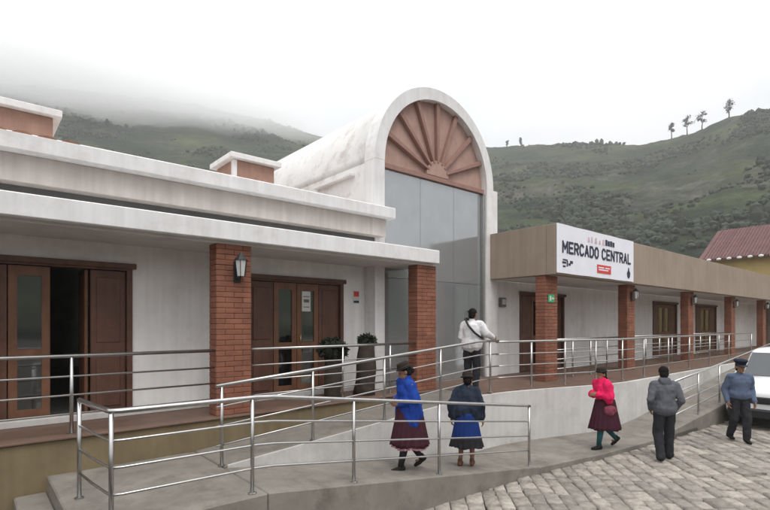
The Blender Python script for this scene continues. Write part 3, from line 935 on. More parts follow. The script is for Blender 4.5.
GLYPH = {
    'M': [[(0, 0), (0, 1)], [(0, 1), (.5, .35)], [(.5, .35), (1, 1)], [(1, 1), (1, 0)]],
    'E': [[(0, 0), (0, 1)], [(0, 1), (1, 1)], [(0, .5), (.85, .5)], [(0, 0), (1, 0)]],
    'R': [[(0, 0), (0, 1)], [(0, 1), (.75, 1)], [(.75, 1), (1, .85)], [(1, .85), (1, .62)], [(1, .62), (.75, .47)], [(.75, .47), (0, .47)], [(.5, .47), (1, 0)]],
    'C': [[(1, .85), (.72, 1)], [(.72, 1), (.28, 1)], [(.28, 1), (0, .75)], [(0, .75), (0, .25)], [(0, .25), (.28, 0)], [(.28, 0), (.72, 0)], [(.72, 0), (1, .15)]],
    'A': [[(0, 0), (.5, 1)], [(.5, 1), (1, 0)], [(.2, .32), (.8, .32)]],
    'D': [[(0, 0), (0, 1)], [(0, 1), (.65, 1)], [(.65, 1), (1, .7)], [(1, .7), (1, .3)], [(1, .3), (.65, 0)], [(.65, 0), (0, 0)]],
    'O': [[(.28, 1), (.72, 1)], [(.72, 1), (1, .75)], [(1, .75), (1, .25)], [(1, .25), (.72, 0)], [(.72, 0), (.28, 0)], [(.28, 0), (0, .25)], [(0, .25), (0, .75)], [(0, .75), (.28, 1)]],
    'N': [[(0, 0), (0, 1)], [(0, 1), (1, 0)], [(1, 0), (1, 1)]],
    'T': [[(0, 1), (1, 1)], [(.5, 1), (.5, 0)]],
    'L': [[(0, 1), (0, 0)], [(0, 0), (.9, 0)]],
}
def block_letters(text, x, z, gw, gh, gap, space, stroke):
    for ch in text:
        if ch == ' ':
            x += space; continue
        w_ = gw * (1.22 if ch == 'M' else 1.0)
        mb = MB()
        for q, (p0, p1) in enumerate(GLYPH[ch]):
            a_ = Vector((x + p0[0] * w_, z + p0[1] * gh)); b_ = Vector((x + p1[0] * w_, z + p1[1] * gh))
            d_ = (b_ - a_).normalized(); n_ = Vector((-d_.y, d_.x)) * stroke / 2
            a_ = a_ - d_ * stroke * 0.42; b_ = b_ + d_ * stroke * 0.42
            yy = by - 0.004 - 0.0004 * q
            mb.extrude_xz([tuple(a_ - n_), tuple(b_ - n_), tuple(b_ + n_), tuple(a_ + n_)], yy, by + 0.002)
        mb.build('letter', M['ink'], bn)
        x += w_ + gap
    return x
block_letters('MERCADO CENTRAL', 10.30, 4.12, 0.160, 0.235, 0.086, 0.13, 0.052)
# small emblem line above, logo marks below
for x, w_, h_, mm in ((11.45, 0.10, 0.12, 'ink_pink'), (11.62, 0.07, 0.15, 'ink_pink'), (11.80, 0.12, 0.14, 'ink_pink'), (12.02, 0.08, 0.10, 'ink_pink'), (12.2, 0.11, 0.14, 'ink_pink')):
    MB().extrude_xz([(x, 4.47), (x + w_, 4.47), (x + w_ * 0.7, 4.47 + h_), (x + w_ * 0.2, 4.47 + h_ * 0.9)], by - 0.003, by + 0.002).build('emblem_mark', M[mm], bn)
for i in range(4):
    x = 12.36 + 0.13 * i
    MB().box(x, x + 0.10, by - 0.003, by + 0.002, 4.47, 4.47 + (0.15, 0.13, 0.14, 0.12)[i]).build('emblem_mark', M['ink'], bn)
for i, (x, z, w_, h_) in enumerate(((10.28, 3.86, .16, .045), (10.30, 3.93, .20, .03), (10.47, 3.80, .05, .13), (10.55, 3.83, .09, .05), (10.62, 3.88, .12, .06), (10.30, 3.78, .12, .035))):
    MB().box(x, x + w_, by - 0.003, by + 0.002, z, z + h_).build('logo_mark', M['ink'], bn)
MB().box(11.92, 12.66, by - 0.003, by + 0.002, 3.75, 3.96).build('logo_block', M['ink_red'], bn)
for i, (x, z, w_, h_) in enumerate(((11.98, 3.875, .3, .03), (12.0, 3.82, .5, .03), (12.34, 3.875, .25, .03))):
    MB().box(x, x + w_, by - 0.006, by - 0.0032, z, z + h_).build('logo_mark', M['banner'], bn)
MB().lathe([(0.10, 0), (0.10, 0.01)], (0, 0, 0), 14)
sh = [(13.66, 3.92), (13.60, 3.86), (13.62, 3.76), (13.70, 3.70), (13.78, 3.76), (13.80, 3.86), (13.74, 3.92), (13.72, 4.0), (13.68, 4.0)]
MB().extrude_xz(sh, by - 0.003, by + 0.002).build('crest_mark', M['ink'], bn)

def lantern(x, y, z, label, s=1.0):
    t = thing('wall_lantern', label, 'lantern', (x, y, z), group='lanterns on the brick columns')
    bx('back_plate', M['black'], t, x - 0.05 * s, x + 0.05 * s, y - 0.025, y - 0.004, z - 0.17 * s, z + 0.10 * s, 0.006)
    MB().tube([(x, y - 0.02, z - 0.12 * s), (x, y - 0.09 * s, z - 0.16 * s), (x, y - 0.13 * s, z - 0.10 * s)], 0.010, 6).build('bracket', M['black'], t)
    c = (x, y - 0.13 * s, z - 0.10 * s)
    MB().lathe([(0.05 * s, 0), (0.075 * s, 0.20 * s)], c, 6).build('glass', M['lamp_glass'], t)
    MB().lathe([(0.09 * s, 0.202 * s), (0.085 * s, 0.215 * s), (0.03 * s, 0.27 * s), (0.012 * s, 0.30 * s)], c, 8).build('cap', M['black'], t)
    for k in range(6):
        a = 2 * math.pi * k / 6
        MB().tube([(c[0] + 0.052 * s * math.cos(a), c[1] + 0.052 * s * math.sin(a), c[2] - 0.004), (c[0] + 0.078 * s * math.cos(a), c[1] + 0.078 * s * math.sin(a), c[2] + 0.205 * s)], 0.006, 5).build('glazing_bar', M['black'], t)
lantern(3.04, 6.968, 3.30, 'black wall lantern on the column left of the notice door', 1.15)
lantern(14.56, 6.158, 3.30, 'black wall lantern on the column below the banner right end')
lantern(19.41, 6.158, 3.30, 'black wall lantern on the third column right of the arch')
lantern(24.36, 6.158, 3.30, 'black wall lantern on the fourth column right of the arch')
lantern(29.36, 6.158, 3.30, 'black wall lantern on the farthest visible column at right edge')

def plate(name, label, cat, x0, x1, y, z0, z1, base, marks):
    t = thing(name, label, cat, ((x0 + x1) / 2, y, z0))
    bx('plate', M[base], t, x0, x1, y - 0.012, y - 0.002, z0, z1, 0.002)
    for (a, b, c, d, mm) in marks:
        w_, h_ = x1 - x0, z1 - z0
        MB().box(x0 + a * w_, x0 + b * w_, y - 0.016, y - 0.0125, z0 + c * h_, z0 + d * h_).build('mark', M[mm], t)
    return t
plate('notice', 'white paper notice taped to the door glass', 'notice', 4.80, 4.99, WY + 0.03, 2.72, 3.10, 'paper', [(0.15, 0.85, 0.72, 0.76, 'recess'), (0.2, 0.8, 0.45, 0.6, 'recess'), (0.15, 0.85, 0.2, 0.24, 'recess')])
plate('warning_sign', 'small red and white sign on the wall beside the glass', 'sign', 5.98, 6.14, WY, 2.90, 3.16, 'paper', [(0.1, 0.9, 0.55, 0.95, 'ink_red'), (0.1, 0.9, 0.05, 0.22, 'ink')])
plate('exit_sign', 'small green and white sign on the first brick column under the banner', 'sign', 10.16, 10.42, 6.155, 2.98, 3.16, 'sign_green', [(0.2, 0.45, 0.2, 0.8, 'paper'), (0.55, 0.9, 0.4, 0.6, 'paper')])
mbx = thing('meter_box', 'small dark box on the white wall beside the glass entrance', 'box', (10.62, RWY, 2.95))
bx('case', M['recess'], mbx, 10.52, 10.74, RWY - 0.09, RWY - 0.002, 2.92, 3.16, 0.01)
bx('cover', M['lamp_glass'], mbx, 10.55, 10.71, RWY - 0.096, RWY - 0.0905, 2.98, 3.12, 0.004)
# parapet lettering etc. end

# ------------------------------------------------------------------ planters on the terrace
def planter(x, y, z, h, r0, r1, lean, label, bush, n_leaf, seed, drop=0.0):
    rng = random.Random(seed)
    t = thing('planter', label, 'planter', (x, y, z), group='tall planters behind the railing')
    mb = MB()
    prof = []
    for i in range(9):
        q = i / 8
        prof.append((r0 + (r1 - r0) * q + 0.012 * math.sin(q * 9 + seed), h * q))
    mb.lathe(prof, (x, y, z), 10, fold=lambda a, i: 1 + 0.06 * math.sin(3 * a + i))
    mb.v = [(vx + lean * (vz - z), vy, vz) for vx, vy, vz in mb.v]
    mb.build('pot', M['pot'], t, smooth=True)
    lf = MB()
    cx, cy, cz = x + lean * h, y, z + h
    for k in range(n_leaf):
        d = Vector((rng.gauss(0, 1), rng.gauss(0, 1), rng.gauss(0.25, 0.8))).normalized()
        q = rng.uniform(0.3, 1) ** 0.6
        p = Vector((cx, cy, cz + bush[2] * 0.35)) + Vector((d.x * bush[0], d.y * bush[1], d.z * bush[2])) * q
        if p.z < cz - drop: continue
        l = rng.uniform(0.05, 0.10)
        a = Vector((rng.gauss(0, 1), rng.gauss(0, 1), rng.gauss(0, 1))).normalized()
        b = d.cross(a).normalized()
        t1, t2 = (d * 0.6 + a * 0.6).normalized() * l, b * l * 0.38
        s0 = len(lf.v)
        lf.v += [tuple(p - t1), tuple(p + t2), tuple(p + t1), tuple(p - t2)]
        lf.f += [(s0, s0 + 1, s0 + 2, s0 + 3)]
    o = lf.build('foliage', M['leaf'], t)
    tag(o, kind='stuff')
    for k in range(5):
        MB().tube([(cx, cy, cz - 0.1), (cx + rng.uniform(-1, 1) * bush[0] * .5, cy + rng.uniform(-1, 1) * bush[1] * .5, cz + bush[2] * .5)], 0.008, 5).build('stem', M['bark'], t)
planter(4.98, 6.75 + 0.55, TER, 0.78, 0.16, 0.14, 0.0, 'dark planter with a bushy round plant right of the notice door', (0.27, 0.24, 0.22), 900, 4, 0.05)
planter(5.72, 7.32, TER, 0.98, 0.21, 0.155, 0.06, 'tall tapering dark planter with a low clipped top, nearest the column', (0.15, 0.15, 0.10), 420, 9, 0.0)

# ------------------------------------------------------------------ people
def remesh(mb, name, m, parent, voxel=0.010, smooth=4, wrinkle=0.0, wfreq=9.0, dec=0.0, seed=0, zstretch=1.0):
    me = mb.mesh(name, None, None)
    o = bpy.data.objects.new('tmp', me); COL.objects.link(o)
    md = o.modifiers.new('r', 'REMESH'); md.mode = 'VOXEL'; md.voxel_size = voxel
    if smooth:
        ms = o.modifiers.new('s', 'SMOOTH'); ms.factor = 0.5; ms.iterations = smooth
    if dec:
        d = o.modifiers.new('d', 'DECIMATE'); d.ratio = dec
    dg = bpy.context.evaluated_depsgraph_get()
    res = bpy.data.meshes.new_from_object(o.evaluated_get(dg))
    bpy.data.objects.remove(o)
    res.name = name
    if wrinkle:
        no = [v.normal.copy() for v in res.vertices]
        for v, nn in zip(res.vertices, no):
            p = Vector((v.co.x * wfreq, v.co.y * wfreq, v.co.z * wfreq * zstretch + seed * 7.3))
            v.co += nn * wrinkle * (mnoise.noise(p) + 0.5 * mnoise.noise(p * 2.3))
    res.polygons.foreach_set('use_smooth', [True] * len(res.polygons))
    res.materials.clear(); res.materials.append(m)
    res.update()
    return link(name, res, parent)

def hand(mb, wrist, d, nrm, s=1.0, curl=0.6, thumb_side=1):
    """palm and five fingers; d = direction along the hand, nrm = palm normal"""
    w, d, nrm = Vector(wrist), Vector(d).normalized(), Vector(nrm).normalized()
    sd = d.cross(nrm).normalized() * thumb_side
    rot = Matrix((sd, d, nrm)).transposed()
    mb.capsule(w, w + d * 0.03 * s, 0.024 * s, 0.026 * s, 8)
    mb.ellipsoid(w + d * 0.055 * s, (0.040 * s, 0.050 * s, 0.018 * s), 10, 7, rot)
    for i, ln in enumerate((0.072, 0.080, 0.074, 0.058)):
        k = w + d * (0.088 * s) + sd * ((1.5 - i) * 0.0205 * s)
        a1 = curl * 0.6
        d1 = d * math.cos(a1) + nrm * math.sin(a1)
        j = k + d1 * ln * 0.52 * s
        a2 = curl * 1.5
        d2 = d * math.cos(a2) + nrm * math.sin(a2)
        e = j + d2 * ln * 0.48 * s
        mb.capsule(k - d * 0.02 * s, j, 0.0098 * s, 0.009 * s, 7); mb.capsule(j, e, 0.009 * s, 0.0075 * s, 7)
    k = w + d * 0.03 * s + sd * 0.03 * s
    j = k + (d * 0.6 + sd * 0.55 + nrm * 0.35).normalized() * 0.042 * s
    e = j + (d * 0.85 + sd * 0.1 + nrm * 0.5).normalized() * 0.032 * s
    mb.capsule(k, j, 0.0125 * s, 0.0105 * s, 7); mb.capsule(j, e, 0.0105 * s, 0.0085 * s, 7)

class Fig:
    """front = local +Y, right hand = local +X"""
    def __init__(s, label, loc, face, h, lean=0.0, head_dir=(0, 1, 0), hips=0.0, group=None,
                 ankles=None, knees=None, elbows=None, wrists=None, hand_d=None, curl=0.6, build=1.0, shoulder_fwd=0.0):
        s.t = thing('person', label, 'person', loc, face)
        k = s.k = h / 1.62
        V = lambda p: Vector(p) * k
        s.hip = [V((-0.085, 0, 0.86)), V((0.085, 0, 0.86))]
        s.knee = [V(p) for p in (knees or [(-0.09, 0.02, 0.46), (0.09, 0.02, 0.46)])]
        s.ank = [V(p) for p in (ankles or [(-0.09, -0.02, 0.075), (0.09, -0.02, 0.075)])]
        ln = lean
        s.pel = V((0, 0, 0.92)); s.waist = V((0, ln * 0.35, 1.04)); s.chest = V((0, ln * 0.8, 1.22)); s.neck = V((0, ln * 1.1, 1.375))
        s.sh = [V((-0.158 * build, ln + shoulder_fwd, 1.300)), V((0.158 * build, ln + shoulder_fwd, 1.300))]
        s.elb = [V(p) for p in (elbows or [(-0.225, -0.03, 1.06), (0.225, -0.03, 1.06)])]
        s.wri = [V(p) for p in (wrists or [(-0.235, 0.07, 0.83), (0.235, 0.07, 0.83)])]
        s.hand_d = hand_d or [None, None]
        s.hd = Vector(head_dir).normalized()
        s.hc = s.neck + V((0, 0.018, 0.125)) + Vector((s.hd.x, s.hd.y, 0)) * 0.012 * k
        s.build_w = build
        s.curl = curl
        s.body()
    def head_rot(s):
        f = s.hd
        rgt = f.cross(Vector((0, 0, 1))).normalized()
        up = rgt.cross(f).normalized()
        return Matrix((rgt, f, up)).transposed()
    def body(s):
        k = s.k; b = s.build_w
        mb = MB()
        rot = s.head_rot()
        hp = lambda x, y, z: s.hc + rot @ (Vector((x, y, z)) * k)
        mb.ellipsoid(hp(0, -0.008, 0.022), (0.074 * k, 0.094 * k, 0.094 * k), 18, 12, rot)
        mb.ellipsoid(hp(0, 0.026, -0.052), (0.056 * k, 0.062 * k, 0.066 * k), 14, 9, rot)
        mb.capsule(hp(0, 0.085, 0.008), hp(0, 0.104, -0.026), 0.009 * k, 0.014 * k, 8)         # nose
        mb.capsule(hp(-0.03, 0.080, 0.022), hp(0.03, 0.080, 0.022), 0.012 * k, 0.012 * k, 8)   # brow
        mb.capsule(hp(-0.017, 0.082, -0.061), hp(0.017, 0.082, -0.061), 0.0085 * k, 0.0085 * k, 7)   # lips
        mb.ellipsoid(hp(0, 0.072, -0.098), (0.020 * k, 0.018 * k, 0.018 * k), 8, 6)
        for sx in (-1, 1):
            mb.ellipsoid(hp(0.076 * sx, -0.012, -0.008), (0.011 * k, 0.020 * k, 0.032 * k), 8, 6, rot)
        mb.capsule(s.neck - Vector((0, 0, 0.05 * k)), hp(0, -0.012, -0.05), 0.056 * k, 0.050 * k, 12)
        mb.capsule(s.pel - Vector((0.05 * k, 0, 0)), s.pel + Vector((0.05 * k, 0, 0)), 0.115 * k, 0.115 * k, 14)
        mb.capsule(s.pel, s.waist, 0.125 * k, 0.115 * k, 14)
        for sx in (-1, 1):
            mb.capsule(s.waist + Vector((0.03 * sx * k, 0, 0)), s.chest + Vector((0.055 * sx * k * b, 0, 0)), 0.105 * k, 0.11 * k, 14)
        mb.capsule(s.chest, s.neck - Vector((0, 0, 0.045 * k)), 0.11 * k, 0.062 * k, 14)
        for i in (0, 1):
            mb.capsule(s.neck - Vector((0, 0, 0.06 * k)), s.sh[i], 0.052 * k, 0.056 * k, 12)
            mb.capsule(s.sh[i], s.elb[i], 0.050 * k, 0.038 * k, 10)
            mb.capsule(s.elb[i], s.wri[i], 0.038 * k, 0.025 * k, 10)
            mb.capsule(s.hip[i], s.knee[i], 0.082 * k, 0.054 * k, 12)
            mb.capsule(s.knee[i], s.knee[i].lerp(s.ank[i], 0.35), 0.052 * k, 0.052 * k, 10)
            mb.capsule(s.knee[i].lerp(s.ank[i], 0.3), s.ank[i], 0.052 * k, 0.034 * k, 10)
            foot = Vector((0, 0.085, -0.038)) * k
            mb.capsule(s.ank[i] + Vector((0, -0.03, -0.04)) * k, s.ank[i] + foot, 0.028 * k, 0.020 * k, 8)
            d = s.hand_d[i] or (s.wri[i] - s.elb[i])
            inw = Vector((1 if i == 0 else -1, 0.15, 0))
            dd = Vector(d).normalized()
            nrm = inw - dd * inw.dot(dd)
            if nrm.length < 0.2: nrm = Vector((0, 0, -1)) - dd * (-dd.z)
            hand(mb, s.wri[i], d, nrm, k, s.curl, -1 if i == 0 else 1)
        s.bodyobj = remesh(mb, 'body', M['skin'], s.t, 0.0068, 2, dec=0.45)
        for sx in (-1, 1):
            e = MB().ellipsoid(hp(0.031 * sx, 0.084, 0.004), (0.012 * k, 0.006 * k, 0.007 * k), 8, 6, rot)
            e.build('eye', M['black'], s.t, smooth=True)
    # --- clothing
    def trousers(s, m, extra=0.018, hem=0.0, voxel=0.011, top=0.97):
        k = s.k; mb = MB()
        mb.capsule(s.pel - Vector((0.055 * k, 0, 0)), s.pel + Vector((0.055 * k, 0, 0)), 0.128 * k, 0.128 * k, 14)
        mb.capsule(s.pel, s.pel + Vector((0, 0, 0.05)) * k, 0.14 * k, 0.13 * k, 14)
        for i in (0, 1):
            mb.capsule(s.hip[i], s.knee[i], 0.094 * k, (0.060 + extra) * k, 12)
            mb.capsule(s.knee[i], s.ank[i] + Vector((0, -0.012, hem)) * k, (0.058 + extra) * k, (0.046 + extra) * k, 12)
        return remesh(mb, 'trousers', m, s.t, voxel, 3, 0.014 * k, 11, seed=random.random(), zstretch=0.8)
    def leggings(s, m):
        k = s.k
        for i in (0, 1):
            MB().tube([s.knee[i] + Vector((0, 0, .12)) * k, s.knee[i], s.knee[i].lerp(s.ank[i], 0.35), s.ank[i]], 0, 12, [0.075 * k, 0.060 * k, 0.060 * k, 0.041 * k]).build('legging', m, s.t, smooth=True)
    def shoes(s, m, pitch=(0, 0)):
        k = s.k
        for i in (0, 1):
            mb = MB()
            a = s.ank[i]
            q = Matrix.Rotation(R(pitch[i]), 3, 'X')
            f = lambda x, y, z: a + q @ (Vector((x, y, z)) * k)
            mb.capsule(f(0, -0.045, -0.030), f(0, 0.06, -0.038), 0.041 * k, 0.040 * k, 10)
            mb.capsule(f(0, 0.05, -0.040), f(0, 0.135, -0.046), 0.042 * k, 0.030 * k, 10)
            mb.capsule(f(0, -0.025, -0.02), f(0, -0.02, 0.035), 0.043 * k, 0.043 * k, 10)
            o = remesh(mb, 'shoe', m, s.t, 0.009, 2)
            sole = a.z - 0.075 * k
            if not any(pitch):
                for v in o.data.vertices:
                    if v.co.z < sole: v.co.z = sole
    def top(s, name, m, extra=0.022, hem=0.86, sleeve=0.0, voxel=0.010, hood=False, collar=True, wr=0.013):
        k = s.k; b = s.build_w; mb = MB()
        V = lambda p: Vector(p) * k
        hemv = V((0, 0, hem))
        for sx in (-1, 1):
            mb.capsule(hemv + V((0.06 * sx, 0, 0.10)), s.waist + V((0.045 * sx, 0, 0)), (0.124 + extra) * k, (0.098 + extra) * k, 14)
            mb.capsule(s.waist + V((0.045 * sx, 0, 0)), s.chest + V((0.062 * sx * b, 0, 0)), (0.098 + extra) * k, (0.108 + extra) * k, 14)
        mb.capsule(hemv + V((0, 0, 0.10)), s.chest, (0.135 + extra) * k, (0.115 + extra) * k, 14)
        mb.capsule(s.chest, s.neck - V((0, 0, 0.05)), (0.11 + extra) * k, (0.062 + extra * 0.5) * k, 14)
        for i in (0, 1):
            mb.capsule(s.neck - V((0, 0, 0.06)), s.sh[i], (0.050 + extra * 0.6) * k, (0.052 + extra) * k, 12)
            mb.capsule(s.sh[i], s.elb[i], (0.052 + extra) * k, (0.040 + extra) * k, 12)
            e = s.elb[i].lerp(s.wri[i], 1 - sleeve)
            if sleeve < 0.95:
                mb.capsule(s.elb[i], e, (0.040 + extra) * k, (0.029 + extra * 0.8) * k, 12)
        if collar:
            mb.capsule(s.neck - V((0, 0.0, 0.03)), s.neck + V((0, 0.0, 0.012)), 0.066 * k, 0.062 * k, 12)
        if hood:
            mb.ellipsoid(s.neck + V((0, -0.075, -0.02)), (0.095 * k, 0.045 * k, 0.075 * k), 14, 9)
            mb.ellipsoid(s.neck + V((0, -0.03, 0.005)), (0.10 * k, 0.085 * k, 0.055 * k), 14, 9)
        return remesh(mb, name, m, s.t, voxel, 3, wr * k, 9, seed=random.random(), zstretch=0.8)
    def skirt(s, m, top=0.98, bottom=0.36, r0=0.15, r1=0.29, pleats=17, name='skirt', ysc=0.92, shift=0.0, amp=0.06, flare=1.0):
        k = s.k; mb = MB(); n = 84; rows = 12
        for j in range(rows + 1):
            q = j / rows
            z = top + (bottom - top) * q
            rr = r0 + (r1 - r0) * (q ** flare)
            for i in range(n):
                a = 2 * math.pi * i / n
                fl = 1 + amp * q * math.sin(pleats * a + 1.3 * math.sin(3 * a)) + 0.04 * q * math.sin(2 * a + 1)
                zz = z + (0.012 * math.sin(5 * a) if j == rows else 0)
                mb.v.append((rr * fl * math.cos(a) * k, (rr * fl * math.sin(a) * ysc + shift * q) * k, zz * k))
        for j in range(rows):
            for i in range(n):
                i2 = (i + 1) % n
                mb.f.append((j * n + i, (j + 1) * n + i, (j + 1) * n + i2, j * n + i2))
        mb.f.append(tuple(range(n)))
        o = mb.build(name, m, s.t, smooth=True)
        md = o.modifiers.new('thickness', 'SOLIDIFY'); md.thickness = 0.008 * k; md.offset = -1
        return o
    def shawl(s, m, bottom=0.80, r_b=0.20, name='shawl', point=0.0, extra=0.034, seed=0):
        """a thick cloth wrapped over shoulders and arms, hanging free below"""
        k = s.k; mb = MB(); V = lambda p: Vector(p) * k
        mb.capsule(s.neck - V((0, 0, 0.05)), s.neck + V((0, 0, 0.025)), 0.085 * k, 0.066 * k, 14)
        mb.capsule(s.chest, s.neck - V((0, 0, 0.05)), (0.125 + extra) * k, (0.075 + extra) * k, 14)
        for i in (0, 1):
            sx = (-1, 1)[i]
            mb.capsule(s.neck - V((0, 0, 0.05)), s.sh[i], (0.058 + extra) * k, (0.056 + extra) * k, 12)
            mb.capsule(s.sh[i], s.elb[i], (0.056 + extra) * k, (0.050 + extra) * k, 12)
            mb.capsule(s.elb[i], s.elb[i].lerp(s.wri[i], 0.85), (0.050 + extra) * k, (0.036 + extra) * k, 12)
            # cloth falling from the arm down to the hem
            foot = Vector((s.elb[i].x * 0.72, s.elb[i].y * 0.6, (bottom + 0.06) * k))
            mb.capsule(s.sh[i].lerp(s.elb[i], 0.5), foot, (0.06 + extra) * k, r_b * 0.48 * k, 12)
            mb.capsule(s.chest + V((0.04 * sx, 0, 0)), V((0.07 * sx, 0.0, bottom + r_b * 0.6)), (0.12 + extra) * k, r_b * 0.82 * k, 14)
        if point:
            mb.capsule(V((0, -0.10, bottom + 0.16)), V((0, -0.13, bottom - point)), 0.09 * k, 0.022 * k, 10)
            mb.capsule(V((0, 0.10, bottom + 0.16)), V((0.02, 0.14, bottom - point)), 0.09 * k, 0.022 * k, 10)
        return remesh(mb, name, m, s.t, 0.011, 7, 0.042 * k, 9.5, seed=seed, zstretch=0.38)
    def hair(s, m=None, bun=False, braid=False, low=False):
        m = m or M['hair']; k = s.k; rot = s.head_rot(); mb = MB()
        hp = lambda x, y, z: s.hc + rot @ (Vector((x, y, z)) * k)
        mb.ellipsoid(hp(0, -0.020, 0.038), (0.081 * k, 0.094 * k, 0.088 * k), 16, 10, rot)
        mb.ellipsoid(hp(0, -0.048, -0.015), (0.074 * k, 0.058 * k, 0.085 * k), 14, 9, rot)
        if bun: mb.ellipsoid(hp(0, -0.115, -0.02), (0.042 * k, 0.04 * k, 0.042 * k), 10, 7)
        if braid:
            for q in range(7):
                mb.ellipsoid(hp(0.01 * (-1) ** q, -0.10 - 0.008 * q, -0.05 - 0.045 * q), (0.026 * k, 0.024 * k, 0.03 * k), 9, 6)
        return remesh(mb, 'hair', m, s.t, 0.009, 2, 0.006 * k, 30)
    def hat(s, m, brim=0.135, crown=0.088, h=0.115, tilt=0.0, band=None, z0=0.055):
        k = s.k; rot = s.head_rot() @ Matrix.Rotation(R(tilt), 3, 'X')
        def lay(prof, name, mm, fold=None):
            mb = MB().lathe(prof, (0, 0, 0), 28, fold)
            mb.v = [tuple(s.hc + rot @ (Vector((x, y * 1.12 - 0.012, z + z0)) * k)) for x, y, z in mb.v]
            return mb.build(name, mm, s.t, smooth=True)
        lay([(crown + 0.002, -0.006), (brim, -0.002), (brim + 0.002, 0.004), (brim - 0.004, 0.010), (crown + 0.004, 0.008), (crown, 0.03), (crown * 0.97, h * 0.7), (crown * 0.82, h * 0.95), (crown * 0.4, h), (0.004, h * 0.96)], 'hat', m,
            lambda a, i: 1 + (0.04 * math.sin(2 * a + 0.6) if i in (1, 2, 3) else 0))
        lay([(crown + 0.006, 0.010), (crown + 0.006, 0.030), (crown + 0.003, 0.031)], 'hat_band', band or M['black'])

# 1: woman in royal blue, walking left with bent head on the lower ramp
zz = lower_ramp_z(4.80)
f = Fig('person in royal blue shawl and maroon skirt walking left on the lower ramp', (4.80, 5.10, zz), R(72), 1.50, lean=0.05, head_dir=(0.35, 0.9, -0.38),
        knees=[(-0.08, 0.10, 0.46), (0.08, -0.02, 0.45)], ankles=[(-0.08, 0.19, 0.075), (0.08, -0.24, 0.13)],
        elbows=[(-0.20, 0.02, 1.08), (0.20, 0.02, 1.08)], wrists=[(-0.09, 0.20, 1.04), (0.08, 0.20, 1.06)])
f.hair(bun=True); f.hat(M['dark_felt'], 0.118, 0.088, 0.10)
f.shawl(M['royal_blue'], 0.70, 0.225, seed=1, point=0.04)
f.skirt(M['maroon'], 0.95, 0.385, 0.19, 0.295, ysc=1.02)
f.skirt(M['pink_lace'], 0.60, 0.345, 0.20, 0.272, name='petticoat', pleats=23, ysc=1.02)
f.leggings(M['charcoal']); f.shoes(M['shoe'], (0, -28))
# 2: woman in navy, seen from behind
zz = lower_ramp_z(5.86)
f = Fig('person in dark navy shawl and blue skirt seen from behind on the lower ramp', (5.90, 4.98, zz), R(-62), 1.42, lean=0.06, head_dir=(-0.25, 1, -0.2),
        knees=[(-0.09, 0.03, 0.46), (0.09, 0.05, 0.46)], ankles=[(-0.10, -0.05, 0.075), (0.09, 0.06, 0.075)],
        elbows=[(-0.25, -0.04, 1.08), (0.24, 0.0, 1.06)], wrists=[(-0.27, 0.0, 0.84), (0.27, 0.06, 0.84)])
f.hair(bun=True); f.hat(M['dark_felt'], 0.122, 0.092, 0.105)
f.shawl(M['navy'], 0.84, 0.21, seed=5, point=0.08)
f.skirt(M['blue_skirt'], 0.95, 0.40, 0.18, 0.27, amp=0.05)
f.skirt(M['charcoal'], 0.53, 0.355, 0.262, 0.288, name='hem_band', amp=0.05, ysc=0.93)
f.shoes(M['shoe_brown'])
# 3: person in white jacket at the rail
f = Fig('person in white jacket with black strap leaning on the railing before the glass', (7.60, 6.28, TER), R(-72), 1.64, lean=0.03, head_dir=(0.05, 1, -0.15),
        elbows=[(-0.205, -0.02, 1.05), (0.275, 0.05, 1.13)], wrists=[(-0.19, 0.10, 0.85), (0.33, 0.27, 1.055)], hand_d=[None, (0.35, 0.9, -0.15)],
        ankles=[(-0.10, 0.03, 0.075), (0.10, -0.06, 0.075)])
f.hair(); f.trousers(M['charcoal']); f.shoes(M['shoe'])
f.top('jacket', M['jacket_white'], 0.036, 0.82)
k = f.k
pts = [Vector(p) * k for p in ((-0.10, -0.09, 1.41), (0.0, -0.165, 1.28), (0.13, -0.165, 1.14), (0.205, -0.06, 1.06), (0.20, 0.06, 1.04), (0.10, 0.15, 1.12), (-0.02, 0.17, 1.25), (-0.10, 0.10, 1.38), (-0.11, 0.0, 1.425), (-0.10, -0.09, 1.41))]
MB().tube(pts, 0.021 * k, 8).build('strap', M['black'], f.t, smooth=True)
# 4: woman in hot pink shawl striding left
f = Fig('person in hot pink shawl, dark skirt and teal leggings striding left on the pavement', (9.30, 4.42, SIDE), R(60), 1.53, lean=0.05, head_dir=(-0.1, 1, -0.12),
        knees=[(-0.08, 0.14, 0.47), (0.08, -0.04, 0.45)], ankles=[(-0.08, 0.20, 0.075), (0.08, -0.30, 0.17)],
        elbows=[(-0.22, 0.05, 1.08), (0.22, 0.02, 1.08)], wrists=[(-0.10, 0.22, 1.10), (0.10, 0.22, 1.08)])
f.hair(braid=True); f.hat(M['dark_felt'], 0.105, 0.088, 0.09)
f.shawl(M['hot_pink'], 0.95, 0.185, seed=3, point=0.12, extra=0.042)
f.skirt(M['burgundy'], 0.99, 0.40, 0.160, 0.258, amp=0.07, ysc=1.25, shift=0.012)
mb = MB()
mb.ellipsoid((Vector((-0.19, 0.02, 0.80)) * f.k), (0.06, 0.13, 0.10), 14, 9)
remesh(mb, 'bundle', M['dusty_pink'], f.t, 0.012, 2, 0.02, 12)
f.leggings(M['teal']); f.shoes(M['shoe'], (0, -35))
